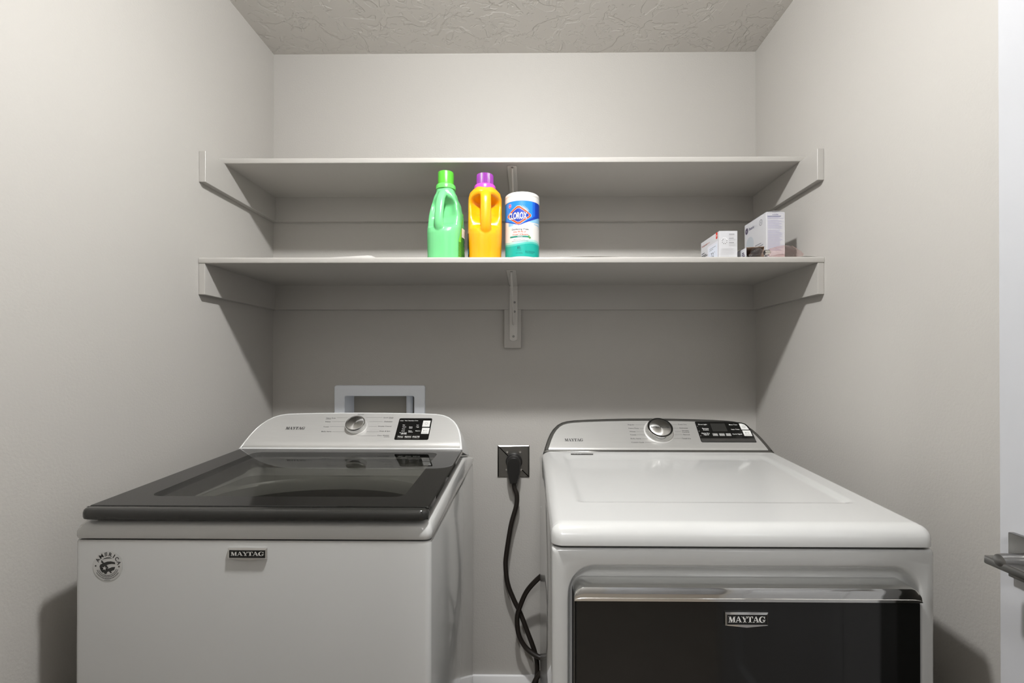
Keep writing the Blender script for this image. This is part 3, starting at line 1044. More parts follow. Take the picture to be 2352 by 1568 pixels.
def spaced(a, b, ends, step, fine):
    out, x = [], a
    while x < a + ends:
        out.append(x)
        x += fine
    while x < b - ends:
        out.append(x)
        x += step
    while x < b - 1e-6:
        out.append(x)
        x += fine
    out.append(b)
    return out


xs = spaced(DX - 0.0012, DXR + 0.0012, 0.03, 0.005, 0.0015)
ys = spaced(DYF - 0.004, DYR, 0.035, 0.004, 0.0018)
nx, ny = len(xs), len(ys)
verts, faces = [], []
cr = 0.022
for y in ys:
    for x in xs:
        X, Y = x, y
        cxn = None
        if y < ys[0] + cr:
            if x < xs[0] + cr:
                cxn = (xs[0] + cr, ys[0] + cr)
            elif x > xs[-1] - cr:
                cxn = (xs[-1] - cr, ys[0] + cr)
        if cxn:
            dx, dy = x - cxn[0], y - cxn[1]
            m_ = max(abs(dx), abs(dy))
            q = math.hypot(dx, dy)
            if q > 1e-9:
                X, Y = cxn[0] + dx / q * m_, cxn[1] + dy / q * m_
            # edge roll-over blended round the corner
            dd0 = cr - m_
            fr0 = 0.030 * 0.95 * (1 - math.sqrt(max(0, 1 - max(0, 1 - dd0 / 0.030) ** 2)))
            sd0 = 0.022 * 0.8 * (1 - math.sqrt(max(0, 1 - max(0, 1 - dd0 / 0.022) ** 2))) + 0.00103
            wf = sstep(0, 1, abs(dy) / max(1e-9, abs(dx) + abs(dy)))
            z = 0.9725 + (Y + 0.87) * 0.0665 - (fr0 * wf + sd0 * (1 - wf))
        else:
            z = dtop(x, y)
        verts.append((X, Y, z))
for j in range(ny - 1):
    for i in range(nx - 1):
        a = j * nx + i
        faces.append((a, a + 1, a + nx + 1, a + nx))
rim = [i for i in range(nx)] + [j * nx + nx - 1 for j in range(1, ny)] + [(ny - 1) * nx + i for i in range(nx - 2, -1, -1)] + [j * nx for j in range(ny - 2, 0, -1)]
base = len(verts)
for i in rim:
    verts.append((verts[i][0], verts[i][1], 0.9345))
for k_ in range(len(rim)):
    k2 = (k_ + 1) % len(rim)
    faces.append((rim[k_], rim[k2], base + k2, base + k_))
b2 = len(verts)
for i in rim:
    x, y = verts[i][0], verts[i][1]
    verts.append((1.3545 + (x - 1.3545) * 0.985, -0.55 + (y + 0.55) * 0.985, 0.9315))
for k_ in range(len(rim)):
    k2 = (k_ + 1) % len(rim)
    faces.append((base + k_, base + k2, b2 + k2, b2 + k_))
mesh('top_panel', verts, faces, white_m, dr, 50)
# small dark rating label near the console
d = Decal()
ca_ = [(1.3545 - 0.262, -0.432), (1.3545 - 0.199, -0.432), (1.3545 - 0.197, -0.421), (1.3545 - 0.262, -0.421)]
d.poly(ca_, 0)
for a_ in (1.101, 1.109, 1.117):
    d.rect(a_, a_ + 0.006, -0.428, -0.425, 1, 0.0002)
d.build('dark_label', lambda u, vv, dd: (u, vv, dtop(u, vv) + 0.0006 + dd), [darkgrey_m, inkgrey_m], dr)

halfD = [(0.340, 0), (0.337, 0.010), (0.3315, 0.030), (0.325, 0.051), (0.317, 0.072), (0.307, 0.090), (0.294, 0.106), (0.279, 0.1165), (0.262, 0.122), (0.24, 0.1255),
         (0.20, 0.1285), (0.14, 0.1315), (0.07, 0.1335), (0.0, 0.134)]
outD, FD, tD = console(dr, 1.3545, -0.39, 1.001, halfD, -0.178, 0.955, 1.015, whiteplastic_m, trimsteel_m, 0.0125)
fascia(dr, outD, FD, pmat('brushed_steel_dark', rgb(172, 171, 168), 0.3, metal=0.5, bump=(40, 0.08, 0.0005, (1, 40, 40)), var=(14, 0.06, (1, 60, 60))), tD, 0.008, 0.003)
km = knob_mat(FD, 0.0175, 0.0795)
v, f = lathe([(0.0465, 0), (0.0465, 0.0008), (0.0445, 0.0014)], 48)
mesh('dial_ring', xform(v, km), f, steel_m, dr)
v, f = lathe([(0.0425, 0.001), (0.0415, 0.006), (0.0395, 0.015), (0.0385, 0.0185), (0.0375, 0.0192), (0.0372, 0.0192)], 48)
kb = mesh('dial', xform(v, km), f, chrome_m, dr)
v, f = lathe([(0.0372, 0.0188), (0.0372, 0.0196), (0.0362, 0.0199), (0.0330, 0.0199), (0.0325, 0.0194)], 48)
mesh('dial_black_ring', xform(v, km), f, black_m, kb)
v, f = lathe([(0.0325, 0), (0.0318, 0.0005)], 48)
kf = mesh('dial_face', [Vector(p) for p in v], f, knobface_m, None, 40, world=False)
kf.parent = kb
kf.matrix_local = Matrix.Translation(-dr.location) @ knob_mat(FD, 0.0175, 0.0795, 0.0193)
d = Decal()
d.text('EXTRA POWER', -0.0285, 0.0285, 0.0, 0.0052, 0, bold=0.03)
d.build('dial_lettering', lambda a, b, dd: km @ Vector((a, b, 0.0202)), [ink_m], kb)
pr = Decal()
pr.serif('MAYTAG', -0.2738, -0.2186, 0.0396, 0.0500, 0)
for s, a, b, c in [('Regular', -0.0739, -0.0535, 0.1056), ('Heavy Duty', -0.0745, -0.0427, 0.0912), ('Whites', -0.0734, -0.0553, 0.078), ('Towels', -0.0738, -0.0555, 0.0656), ('Bulky Items', -0.0743, -0.0428, 0.0508),
                   ('Custom Cycle', -0.0742, -0.0369, 0.0366), ('Quick Dry', 0.0814, 0.1081, 0.107), ('Delicates', 0.0828, 0.1078, 0.0924), ('Wrinkle', 0.0876, 0.108, 0.0819), ('Control', 0.0874, 0.1081, 0.0761),
                   ('Normal', 0.0881, 0.1077, 0.0666), ('Timed Dry', 0.0796, 0.1078, 0.0518)]:
    pr.text(s, a, b, c, 0.0042, 1, bold=0.006)
for a, b, c in [(-0.0503, -0.0187, 0.1054), (-0.0409, -0.026, 0.0909), (-0.0522, -0.0296, 0.0781), (-0.0544, -0.0263, 0.0655), (-0.0403, -0.0202, 0.0505), (-0.0345, -0.0007, 0.0368), (0.0594, 0.0789, 0.106),
                (0.0607, 0.0801, 0.0917), (0.0645, 0.0838, 0.0788), (0.0615, 0.0863, 0.0662), (0.0537, 0.0777, 0.0518)]:
    pr.rect(a, b, c - 0.00035, c + 0.00035, 2)
for nm_, mi_ in (('brand_lettering', 0), ('cycle_names', 1), ('guide_lines', 2)):
    o_ = pr.only(mi_).build(nm_, lambda u, vv, d_: FD(u, vv, LIFT + d_), [(ink_m, MATS['ink_soft'], inkgrey_m)[mi_]], dr)
    if mi_:
        o_['kind'] = 'stuff'
cp = slab_on('control_panel', FD, [(0.138, 0.0374), (0.2985, 0.0374), (0.3003, 0.0390), (0.2999, 0.0891), (0.2966, 0.1010), (0.2905, 0.1100), (0.2805, 0.1150), (0.263, 0.1172), (0.23, 0.1184), (0.139, 0.1185), (0.1362, 0.116), (0.1352, 0.040)], 0.0002, 0.0016, black_m, dr)
slab_on('power_button', FD, [(0.2708, 0.0859), (0.2939, 0.0859), (0.2914, 0.0979), (0.2867, 0.1060), (0.2791, 0.1100), (0.2705, 0.1105)], 0.0012, 0.0024, button_m, cp)
slab_on('start_button', FD, rr(0.2717, 0.2956, 0.0607, 0.0828, 0.0006, 2), 0.0012, 0.0024, button_m, cp)
slab_on('display', FD, rr(0.181, 0.227, 0.0788, 0.1104, 0.001, 2), 0.0012, 0.0018, pmat('display_dark', rgb(42, 42, 40), 0.2), cp)
slab_on('lower_strip', FD, rr(0.1368, 0.2998, 0.0385, 0.0518, 0.001, 2), 0.0012, 0.0018, darkgrey_m, cp)
for a, b in ((0.1768, 0.193), (0.1966, 0.2136), (0.2169, 0.233)):
    slab_on('option_button', FD, rr(a, b, 0.0604, 0.0714, 0.0005, 2), 0.0012, 0.0020, greyplastic_m, cp)
pr = Decal()
for s, a, b, c in [('Drum Light', 0.144, 0.1708, 0.1064), ('Remote', 0.1521, 0.171, 0.0902), ('Enable', 0.1534, 0.1698, 0.0846), ('Damp Dry', 0.1449, 0.1694, 0.0713), ('Signal', 0.1497, 0.165, 0.066),
                   ('More Time', 0.2386, 0.2639, 0.1056), ('Less Time', 0.2398, 0.2644, 0.0868), ('Cycle Signal', 0.2377, 0.2664, 0.0685)]:
    pr.text(s, a, b, c, 0.0040, 0, bold=0.006)
for s, a, b, c in [('Temp', 0.1803, 0.1904, 0.0662), ('Dryness', 0.198, 0.2122, 0.0662), ('Wrinkle', 0.2187, 0.2312, 0.0685), ('Prevent', 0.2187, 0.2312, 0.0639)]:
    pr.text(s, a, b, c, 0.0032, 0, 0.0006, bold=0.004)
for vv in (0.099, 0.0795, 0.0612):
    pr.disc(0.1395, vv, 0.0008, 0, 0.0, 8)
pr.ring(0.2810, 0.0965, 0.0036, 0.0044, 120, 420, 1, 0.001)
pr.rect(0.2806, 0.2814, 0.097, 0.102, 1, 0.001)
pr.poly([(0.2775, 0.0755), (0.2775, 0.0695), (0.2822, 0.0725)], 1, 0.001)
pr.rect(0.2845, 0.2853, 0.0695, 0.0755, 1, 0.001)
pr.rect(0.2868, 0.2876, 0.0695, 0.0755, 1, 0.001)
pr.rect(0.2735, 0.2930, 0.0636, 0.0646, 1, 0.001)
pr.build('panel_print', lambda u, vv, d_: FD(u, vv, 0.0018 + d_), [inkwhite_m, inkgrey_m], cp)

# door
DZT = 0.8662
frame_l = rr(1.0500, 1.6640, 0.125, DZT - 0.006, (0.02, 0.02, 0.016, 0.016), 8, 4)
v, f = loft([[(a, DYF + 0.027, b) for a, b in frame_l], [(a, DYF - 0.001, b) for a, b in frame_l], [(a, DYF - 0.004, b) for a, b in inset(frame_l, 0.002)], [(a, DYF - 0.004, b) for a, b in inset(frame_l, 0.006)]], True, True)
dd_ = mesh('door', v, f, blackmat_m, dr)
dd_['label'] = 'black glass dryer door with a chrome top strip'
gl = rr(1.0540, 1.6615, 0.135, 0.8395, 0.003, 3, 1)
v, f = loft([[(a, DYF - 0.004, b) for a, b in gl], [(a, DYF - 0.0105, b) for a, b in gl], [(a, DYF - 0.0115, b) for a, b in inset(gl, 0.001)]], True, True)
mesh('glass', v, f, black_m, dd_)
# thin bright edge down both sides
for x0, x1 in ((1.0502, 1.0520), (1.6625, 1.6643)):
    box('edge_trim', x0, x1, DYF - 0.0075, DYF - 0.002, 0.15, 0.845, trimsteel_m, dd_, 0.0005, 1)
# chrome strip: profile swept across, rounded upper corners
prof = [(0.8402, -0.0115), (0.8405, -0.0135), (0.8455, -0.0138), (0.8462, -0.0128), (0.852, -0.0127), (0.8600, -0.0123), (0.8636, -0.0108), (0.8655, -0.0065), (0.8662, 0.002), (0.8664, 0.026)]
loops = []
xs_ = [1.0505 + 0.020 * (1 - math.cos(R(a))) for a in range(0, 91, 9)]
xs_ = xs_ + [1.12, 1.25, 1.357, 1.46, 1.59] + [2.7145 - x for x in xs_[::-1]]
v, f = [], []
for x in xs_:
    e = min(x - 1.0505, 1.664 - x)
    drop = 0.020 * (1 - math.sqrt(max(0, 1 - (1 - min(1, e / 0.020)) ** 2)))
    for z, y in prof:
        t = (z - 0.8402) / (0.8662 - 0.8402)
        v.append((x, DYF + y, z - drop * t))
n_ = len(prof)
for i in range(len(xs_) - 1):
    for j in range(n_ - 1):
        f.append((i * n_ + j, (i + 1) * n_ + j, (i + 1) * n_ + j + 1, i * n_ + j + 1))
mesh('chrome_strip', v, f, chrome_m, dd_, 30)


def badge_on_door():
    badge(1.3166, 1.3922, 0.7975, 0.8228, DYF - 0.0115, dr, 0.0016)


badge_on_door()

# power cord running from the wall plug round behind the cabinet
loops = []
# plug body: loops in XZ stepping outwards, tapering down towards the cord
top = [(0.9185 + 0.0262 * math.cos(R(a)), 0.895 + 0.0262 * math.sin(R(a))) for a in range(0, 181, 15)]
low = [(0.8935, 0.862), (0.8985, 0.838), (0.903, 0.820), (0.9085, 0.818), (0.9265, 0.818), (0.932, 0.820), (0.9375, 0.838), (0.943, 0.862)]
pl = top + low
for y, s in ((-0.0195, 0.97), (-0.024, 1.0), (-0.045, 1.0), (-0.052, 0.95), (-0.056, 0.86)):
    loops.append([(0.9185 + (a - 0.9185) * s, y, 0.868 + (b - 0.868) * s) for a, b in pl])
cpath = [(0.9185, -0.038, 0.823), (0.9215, -0.038, 0.80), (0.930, -0.040, 0.775), (0.9275, -0.042, 0.735), (0.909, -0.045, 0.668), (0.893, -0.047, 0.570),
         (0.889, -0.048, 0.520), (0.897, -0.050, 0.455), (0.918, -0.052, 0.400), (0.942, -0.055, 0.352), (0.968, -0.058, 0.287), (0.993, -0.062, 0.222),
         (1.004, -0.066, 0.175), (1.003, -0.075, 0.130), (0.992, -0.09, 0.088), (0.981, -0.11, 0.088), (0.988, -0.118, 0.125), (1.012, -0.115, 0.166), (1.05, -0.11, 0.185),
         (1.06, -0.10, 0.20), (1.024, -0.085, 0.203), (0.994, -0.078, 0.213), (0.962, -0.072, 0.236), (0.938, -0.070, 0.280), (0.932, -0.070, 0.340),
         (0.943, -0.075, 0.385), (0.965, -0.085, 0.440), (0.996, -0.10, 0.485), (1.03, -0.115, 0.520), (1.07, -0.13, 0.54)]
vs, fs = tube(spline(cpath, 7), 0.0088, 12)
pc = mesh('power_cord', vs, fs, rubber_m, dr, 60)
pc['label'] = 'dark brown power cord hanging down the wall'
vs, fs = loft(loops, True, True)
mesh('plug', vs, fs, blackmat_m, pc, 40)

# ------------------------------------------------------------------ things on the lower shelf
SZ = 1.573


def bake(o, voxel, smooth):
    m = o.modifiers.new('remesh', 'REMESH')
    m.mode = 'VOXEL'
    m.voxel_size = voxel
    s = o.modifiers.new('smooth', 'SMOOTH')
    s.factor = 0.5
    s.iterations = smooth
    bpy.context.view_layer.update()
    ev = o.evaluated_get(bpy.context.evaluated_depsgraph_get())
    me = bpy.data.meshes.new_from_object(ev)
    o.modifiers.clear()
    old = o.data
    o.data = me
    bpy.data.meshes.remove(old)
    me.polygons.foreach_set('use_smooth', [True] * len(me.polygons))
    return o


def interp(tab, z):
    for (z0, a), (z1, b) in zip(tab, tab[1:]):
        if z <= z1:
            t = (z - z0) / (z1 - z0)
            t = t * t * (3 - 2 * t)
            return a + (b - a) * t
    return tab[-1][1]


def jug(name, loc, rotz, label, wid, fdep, ffull, bdep, hpath, hrad, ztop, mats, capdef, ribs):
    j = empty(name, loc, label, 'bottle', None, rotz)
    loops = []
    z = 0.0
    while z <= ztop + 1e-9:
        w, fd, bd = interp(wid, z), interp(fdep, z), interp(bdep, z)
        if z < 0.006:
            k = 0.006 - z
            w -= k * 0.6
            bd -= k * 0.6
        r = min(w, (fd + bd) / 2) * 0.86
        full = interp(ffull, z)
        r = min(w, (full + bd) / 2) * 0.86
        L = []
        for a, b in rr(-w, w, -full, bd, r, 7, 6):
            if b < 0:
                t = -b / full
                b = -full * t + (full - fd) * t * t * (3 - 2 * t) * (1 - 0.9 * (abs(a) / w) ** 2.2)
            L.append((a, b, z))
        loops.append(L)
        z += 0.003
    v, f = loft(loops, True, True)
    # handle: flattened tube
    hp = spline(hpath, 6)
    hl = []
    for i, p in enumerate(hp):
        t = (hp[min(i + 1, len(hp) - 1)] - hp[max(i - 1, 0)]).normalized()
        a = Vector((1, 0, 0))
        b = t.cross(a)
        hl.append([p + a * hrad[0] * math.cos(2 * math.pi * q / 16) + b * hrad[1] * math.sin(2 * math.pi * q / 16) for q in range(16)])
    v2, f2 = loft(hl, True, True)
    n0 = len(v)
    o = mesh('bottle_body', list(v) + list(v2), list(f) + [tuple(i + n0 for i in q) for q in f2], mats[0], j, 0, world=False)
    bake(o, 0.0021, 5)
    if not o.data.materials:
        o.data.materials.append(mats[0])
    r0, zc0, rc, zc1, ring_m, cap_m = capdef
    v, f = lathe([(r0 * 0.9, zc0 - 0.004), (r0, zc0 - 0.002), (r0, zc0 + 0.008), (r0 * 0.94, zc0 + 0.012), (rc + 0.001, zc0 + 0.0135), (rc, zc0 + 0.012)], 40)
    mesh('pour_collar', v, f, ring_m, j, 35, world=False)
    n = 64
    loops = []
    for s, z in ((1, zc0 + 0.011), (1, zc0 + 0.014), (0.985, zc1 - 0.003), (0.95, zc1), (0.80, zc1), (0.78, zc1 - 0.004), (0.2, zc1 - 0.004)):
        loops.append([((rc * s + (ribs * (1 if i % 2 else -1))) * math.cos(2 * math.pi * i / n), (rc * s + (ribs * (1 if i % 2 else -1))) * math.sin(2 * math.pi * i / n), z) for i in range(n)])
    v, f = loft(loops, True, True)
    mesh('cap', v, f, cap_m, j, 20 if ribs else 35, world=False)
    return j


def side_patch(wid, fdep, bdep, side, y0, y1, z0, z1, lift=0.0007):
    """map (u along y, v along z) onto the flat side of a jug"""
    def fn(u, vv, d):
        w = interp(wid, vv)
        return (side * (w + lift + d), u, vv)
    return fn


green_m = pmat('green_plastic', rgb(110, 198, 132), 0.22, sss=0.25, coat=0.3)
greencap_m = pmat('green_cap', rgb(84, 182, 52), 0.3, sss=0.2)
wid = [(0, 0.0540), (0.10, 0.0545), (0.135, 0.0520), (0.17, 0.045), (0.20, 0.035), (0.218, 0.0275), (0.236, 0.0275)]
ff = [(0, 0.052), (0.10, 0.054), (0.15, 0.050), (0.19, 0.040), (0.212, 0.028), (0.236, 0.0275)]
fd = [(0, 0.052), (0.082, 0.054), (0.094, 0.050), (0.108, 0.022), (0.14, 0.008), (0.170, 0.000), (0.205, 0.026), (0.212, 0.027), (0.236, 0.0275)]
bd = [(0, 0.056), (0.13, 0.056), (0.17, 0.050), (0.205, 0.034), (0.218, 0.0275), (0.236, 0.0275)]
gj = jug('detergent_bottle', (0.7155, -0.330, SZ + 0.001), R(-14), 'translucent green detergent bottle with bright green cap and a handle', wid, fd, ff, bd,
         [(0, -0.030, 0.070), (0, -0.045, 0.088), (0, -0.0515, 0.112), (0, -0.0475, 0.15), (0, -0.037, 0.184), (0, -0.020, 0.210)], (0.0140, 0.0095), 0.236, [green_m],
         (0.0305, 0.224, 0.0245, 0.276, pmat('green_collar', rgb(100, 196, 94), 0.25, sss=0.2), greencap_m), 0.0)
d = Decal()
d.poly([(-0.024, 0.004), (0.045, 0.004), (0.045, 0.150), (0.012, 0.150), (-0.008, 0.110), (-0.024, 0.060)], 0)
d.rrect(-0.008, 0.030, 0.072, 0.100, 0.002, 1, 0.0002)
random.seed(2)
for i in range(18):
    z = 0.066 - i * 0.0032
    d.rect(-0.024 + 0.012 * (i < 4), 0.01 + random.random() * 0.03, z - 0.0007, z + 0.0007, 2, 0.0002)
d.rect(0.012, 0.014, 0.076, 0.096, 2, 0.0004)
d.rect(0.018, 0.022, 0.078, 0.094, 3, 0.0004)
fn = side_patch(wid, fd, bd, 1, 0, 0, 0, 0, 0.0012)


def gl_fn(u, vv, dd):
    w, fdd, bdd = interp(wid, vv), min(interp(fd, vv), 0.054), interp(bd, vv)
    if vv > 0.088:
        fdd = 0.054
    r = min(w, (fdd + bdd) / 2) * 0.86
    # walk along the right side of the rounded rectangle
    yc0, yc1 = -fdd + r, bdd - r
    lf = 0.0014 + dd
    if u < yc0:
        a = (yc0 - u) / r
        return (w - r + (r + lf) * math.cos(a), yc0 - (r + lf) * math.sin(a), vv)
    if u > yc1:
        a = (u - yc1) / r
        return (w - r + (r + lf) * math.cos(a), yc1 + (r + lf) * math.sin(a), vv)
    return (w + lf, u, vv)


o = d.build('side_label', gl_fn, [pmat('label_green', rgb(120, 200, 60), 0.4), pmat('label_cream', rgb(246, 236, 222), 0.4), pmat('label_ink', rgb(24, 74, 34), 0.5), pmat('label_orange', rgb(200, 110, 60), 0.5)], gj, 0.006, world=False)

yellow_m = pmat('yellow_plastic', rgb(240, 160, 4), 0.28, coat=0.2, sss=0.08)
wid = [(0, 0.0500), (0.09, 0.0520), (0.19, 0.0515), (0.205, 0.048), (0.216, 0.040), (0.223, 0.032), (0.228, 0.029), (0.233, 0.028)]
ff = [(0, 0.050), (0.09, 0.053), (0.19, 0.051), (0.206, 0.044), (0.222, 0.032), (0.228, 0.029), (0.233, 0.028)]
fd = [(0, 0.050), (0.076, 0.053), (0.090, 0.049), (0.108, 0.026), (0.14, 0.008), (0.172, -0.002), (0.202, 0.043), (0.206, 0.044), (0.222, 0.032), (0.228, 0.029), (0.233, 0.028)]
bd = [(0, 0.056), (0.19, 0.054), (0.21, 0.042), (0.222, 0.032), (0.228, 0.029), (0.233, 0.028)]
ywid, yfd, ybd = wid, fd, bd
yj = jug('detergent_bottle', (0.8365, -0.330, SZ + 0.001), R(8), 'opaque yellow detergent bottle with ribbed purple cap and a handle', wid, fd, ff, bd,
         [(0, -0.030, 0.066), (0, -0.046, 0.086), (0, -0.0520, 0.112), (0, -0.0515, 0.15), (0, -0.046, 0.186), (0, -0.026, 0.210)], (0.0165, 0.0105), 0.233, [yellow_m],
         (0.0335, 0.222, 0.0258, 0.268, pmat('pink_collar', rgb(190, 76, 182), 0.25, sss=0.1), pmat('purple_cap', rgb(128, 50, 140), 0.35)), 0.0006)


def yl_fn(u, vv, dd):
    p = gl_like(u, vv, dd)
    return (-p[0], p[1], p[2])


def gl_like(u, vv, dd):
    w, fdd, bdd = interp(ywid, vv), 0.052, interp(ybd, vv)
    r = min(w, (fdd + bdd) / 2) * 0.86
    yc0, yc1 = -fdd + r, bdd - r
    lf = 0.0014 + dd
    if u < yc0:
        a = (yc0 - u) / r
        return (w - r + (r + lf) * math.cos(a), yc0 - (r + lf) * math.sin(a), vv)
    if u > yc1:
        a = (u - yc1) / r
        return (w - r + (r + lf) * math.cos(a), yc1 + (r + lf) * math.sin(a), vv)
    return (w + lf, u, vv)


d = Decal()
d.rrect(-0.022, 0.05, 0.006, 0.084, 0.008, 0)
d.rect(-0.020, 0.05, 0.020, 0.036, 1, 0.0002)
for i in range(7):
    d.rect(-0.014, 0.02, 0.044 + i * 0.005, 0.0456 + i * 0.005, 2, 0.0002)
d.build('side_label', yl_fn, [pmat('label_navy', rgb(24, 30, 62), 0.4), pmat('label_blue', rgb(30, 150, 214), 0.4), pmat('label_pale', rgb(170, 175, 195), 0.5)], yj, 0.006, world=False)

# wipes canister
wc = empty('wipes_canister', (0.9515, -0.326, SZ + 0.001), 'white disinfecting wipes canister with a blue and teal label', 'canister')
wc.scale = (1, 1, 1.065)
v, f = lathe([(0.050, 0), (0.052, 0.002), (0.052, 0.006), (0.0522, 0.008), (0.0522, 0.164), (0.0515, 0.165)], 72)
mesh('canister_body', v, f, whiteplastic_m, wc, world=False)
v, f = lathe([(0.0530, 0.163), (0.0532, 0.165), (0.0532, 0.176), (0.0527, 0.1765), (0.0527, 0.178), (0.0530, 0.1785), (0.0530, 0.184), (0.0522, 0.1875), (0.0495, 0.1895), (0.046, 0.19), (0.02, 0.19)], 72)
mesh('lid', v, f, pmat('lid_white', rgb(214, 212, 209), 0.35), wc, world=False)
d = Decal()
PH = math.pi * 0.0526
# white ground with blue sky band, V-shaped lower edge, teal base
d.rect(-PH, PH, 0.007, 0.163, 0)
N_ = 48


def lower(u):     # lower border of the blue field
    if u < -0.012:
        return 0.094 + (-0.012 - u) * 0.30
    return 0.094 + (u + 0.012) * 0.40 if u < 0.06 else 0.123


for i in range(N_):
    a, b = -PH + 2 * PH * i / N_, -PH + 2 * PH * (i + 1) / N_
    d.poly([(a, lower(a)), (b, lower(b)), (b, 0.163), (a, 0.163)], 1, 0.00012)
    d.poly([(a, lower(a)), (b, lower(b)), (b, lower(b) + 0.0025 + max(0, b) * 0.16), (a, lower(a) + 0.0025 + max(0, a) * 0.16)], 2, 0.0002)
    t0, t1 = 0.041 + 0.004 * math.sin(a * 45), 0.041 + 0.004 * math.sin(b * 45)
    d.poly([(a, 0.007), (b, 0.007), (b, t1), (a, t0)], 3, 0.00012)
    d.poly([(a, t0), (b, t1), (b, t1 + 0.005), (a, t0 + 0.005)], 4, 0.00012)
    d.poly([(a, t0 + 0.005), (b, t1 + 0.005), (b, t1 + 0.011), (a, t0 + 0.011)], 5, 0.00012)
# darker blue flank on the right, pale swash below the V
for i in range(12):
    a, b = 0.030 + 0.02 * i / 6, 0.030 + 0.02 * (i + 1) / 6
    d.poly([(a, lower(a) + 0.006), (b, lower(b) + 0.006), (b, 0.163), (a, 0.163)], 9 if i < 3 else 2, 0.00018)
for i in range(16):
    a, b = 0.018 + 0.055 * i / 16, 0.018 + 0.055 * (i + 1) / 16
    h0, h1 = 0.020 * (i / 16) ** 0.7, 0.020 * ((i + 1) / 16) ** 0.7
    d.poly([(a, lower(a) - h0), (b, lower(b) - h1), (b, lower(b)), (a, lower(a))], 6, 0.00012)
    if i > 4:
        d.poly([(a, lower(a) - h0 * 1.5), (b, lower(b) - h1 * 1.5), (b, lower(b) - h1 * 1.32), (a, lower(a) - h0 * 1.32)], 6, 0.00012)
for i in range(6):
    a, b = -0.05 + 0.02 * i / 6, -0.05 + 0.02 * (i + 1) / 6
    d.poly([(a, lower(a) - 0.012), (b, lower(b) - 0.012 * (1 - (i + 1) / 6)), (b, lower(b)), (a, lower(a))], 6, 0.00012)
HC = (-0.0145, 0.123)


def hexa(w, h, mi, dd):
    k2 = 0.10
    d.poly([(HC[0] - w, HC[1] - h * k2), (HC[0] - w * k2, HC[1] - h), (HC[0] + w * k2, HC[1] - h), (HC[0] + w, HC[1] - h * k2),
            (HC[0] + w, HC[1] + h * k2), (HC[0] + w * k2, HC[1] + h), (HC[0] - w * k2, HC[1] + h), (HC[0] - w, HC[1] + h * k2)], mi, dd)


# white sunburst behind the hexagon, upper right
for i in range(11):
    a = R(20 + 9 * i)
    ca_, sa_ = math.cos(a), math.sin(a)
    d.poly([(HC[0] + 0.004 + 0.018 * ca_ - 0.0014 * sa_, HC[1] + 0.006 + 0.012 * sa_ + 0.0014 * ca_), (HC[0] + 0.004 + 0.033 * ca_, HC[1] + 0.006 + 0.0225 * sa_), (HC[0] + 0.004 + 0.018 * ca_ + 0.0014 * sa_, HC[1] + 0.006 + 0.012 * sa_ - 0.0014 * ca_)], 0, 0.00025)
hexa(0.0400, 0.0262, 0, 0.0003)
hexa(0.0388, 0.0252, 7, 0.00042)
hexa(0.0325, 0.0196, 0, 0.00052)
hexa(0.0315, 0.0188, 8, 0.0006)
d.text('CLOROX', HC[0] - 0.0335, HC[0] + 0.0265, HC[1] - 0.001, 0.0195, 10, 0.0007, bold=0.045, shear=0.08)
d.text('CLOROX', HC[0] - 0.0330, HC[0] + 0.0260, HC[1] - 0.001, 0.0190, 0, 0.0008, bold=0.030, shear=0.08)
d.disc(-0.0440, 0.1515, 0.0060, 0, 0.0003, 20)
d.disc(-0.0440, 0.1515, 0.0052, 11, 0.0004, 20)
d.rect(-0.0475, -0.0405, 0.1502, 0.1512, 0, 0.0005)
d.rect(-0.0470, -0.0410, 0.1522, 0.1530, 0, 0.0005)
d.text('Disinfecting Wipes', -0.0360, 0.0165, 0.0838, 0.0052, 12, 0.0004, bold=0.008)
d.text('Kills 99.9% of', -0.0300, 0.0080, 0.0762, 0.0050, 7, 0.0004, bold=0.010)
d.text('Viruses* & Bacteria', -0.0340, 0.0150, 0.0690, 0.0050, 7, 0.0004, bold=0.006)
d.rect(-0.0430, 0.0160, 0.0605, 0.0648, 13, 0.0004)
d.text('Fresh Scent', -0.0170, -0.0020, 0.0627, 0.0030, 0, 0.0006, bold=0.01)
d.poly([(0.0150, 0.0610), (0.0185, 0.0575), (0.0240, 0.0590), (0.0235, 0.0625), (0.0190, 0.0640)], 14, 0.0006)
d.poly([(0.0150, 0.0620), (0.0165, 0.0680), (0.0195, 0.0660), (0.0180, 0.0620)], 14, 0.0006)
d.text('Safe on Finished Wood,', -0.0300, 0.0060, 0.0552, 0.0028, 15, 0.0004)
d.text('Sealed Granite and Stainless Steel', -0.0360, 0.0150, 0.0508, 0.0028, 15, 0.0004)
d.text('85', -0.0180, -0.0085, 0.0315, 0.0072, 16, 0.0004, bold=0.01)
d.text('WET WIPES', -0.0205, -0.0060, 0.0245, 0.0024, 16, 0.0004)
d.text('1 LB 5.1 OZ (600 g)', -0.0230, -0.0020, 0.0165, 0.0030, 16, 0.0004)
d.text('KEEP OUT OF REACH OF CHILDREN', 0.0060, 0.0390, 0.0215, 0.0026, 16, 0.0004, bold=0.01)
d.text('CAUTION: EYE IRRITANT', 0.0060, 0.0330, 0.0175, 0.0026, 16, 0.0004, bold=0.01)
WROT = R(4)
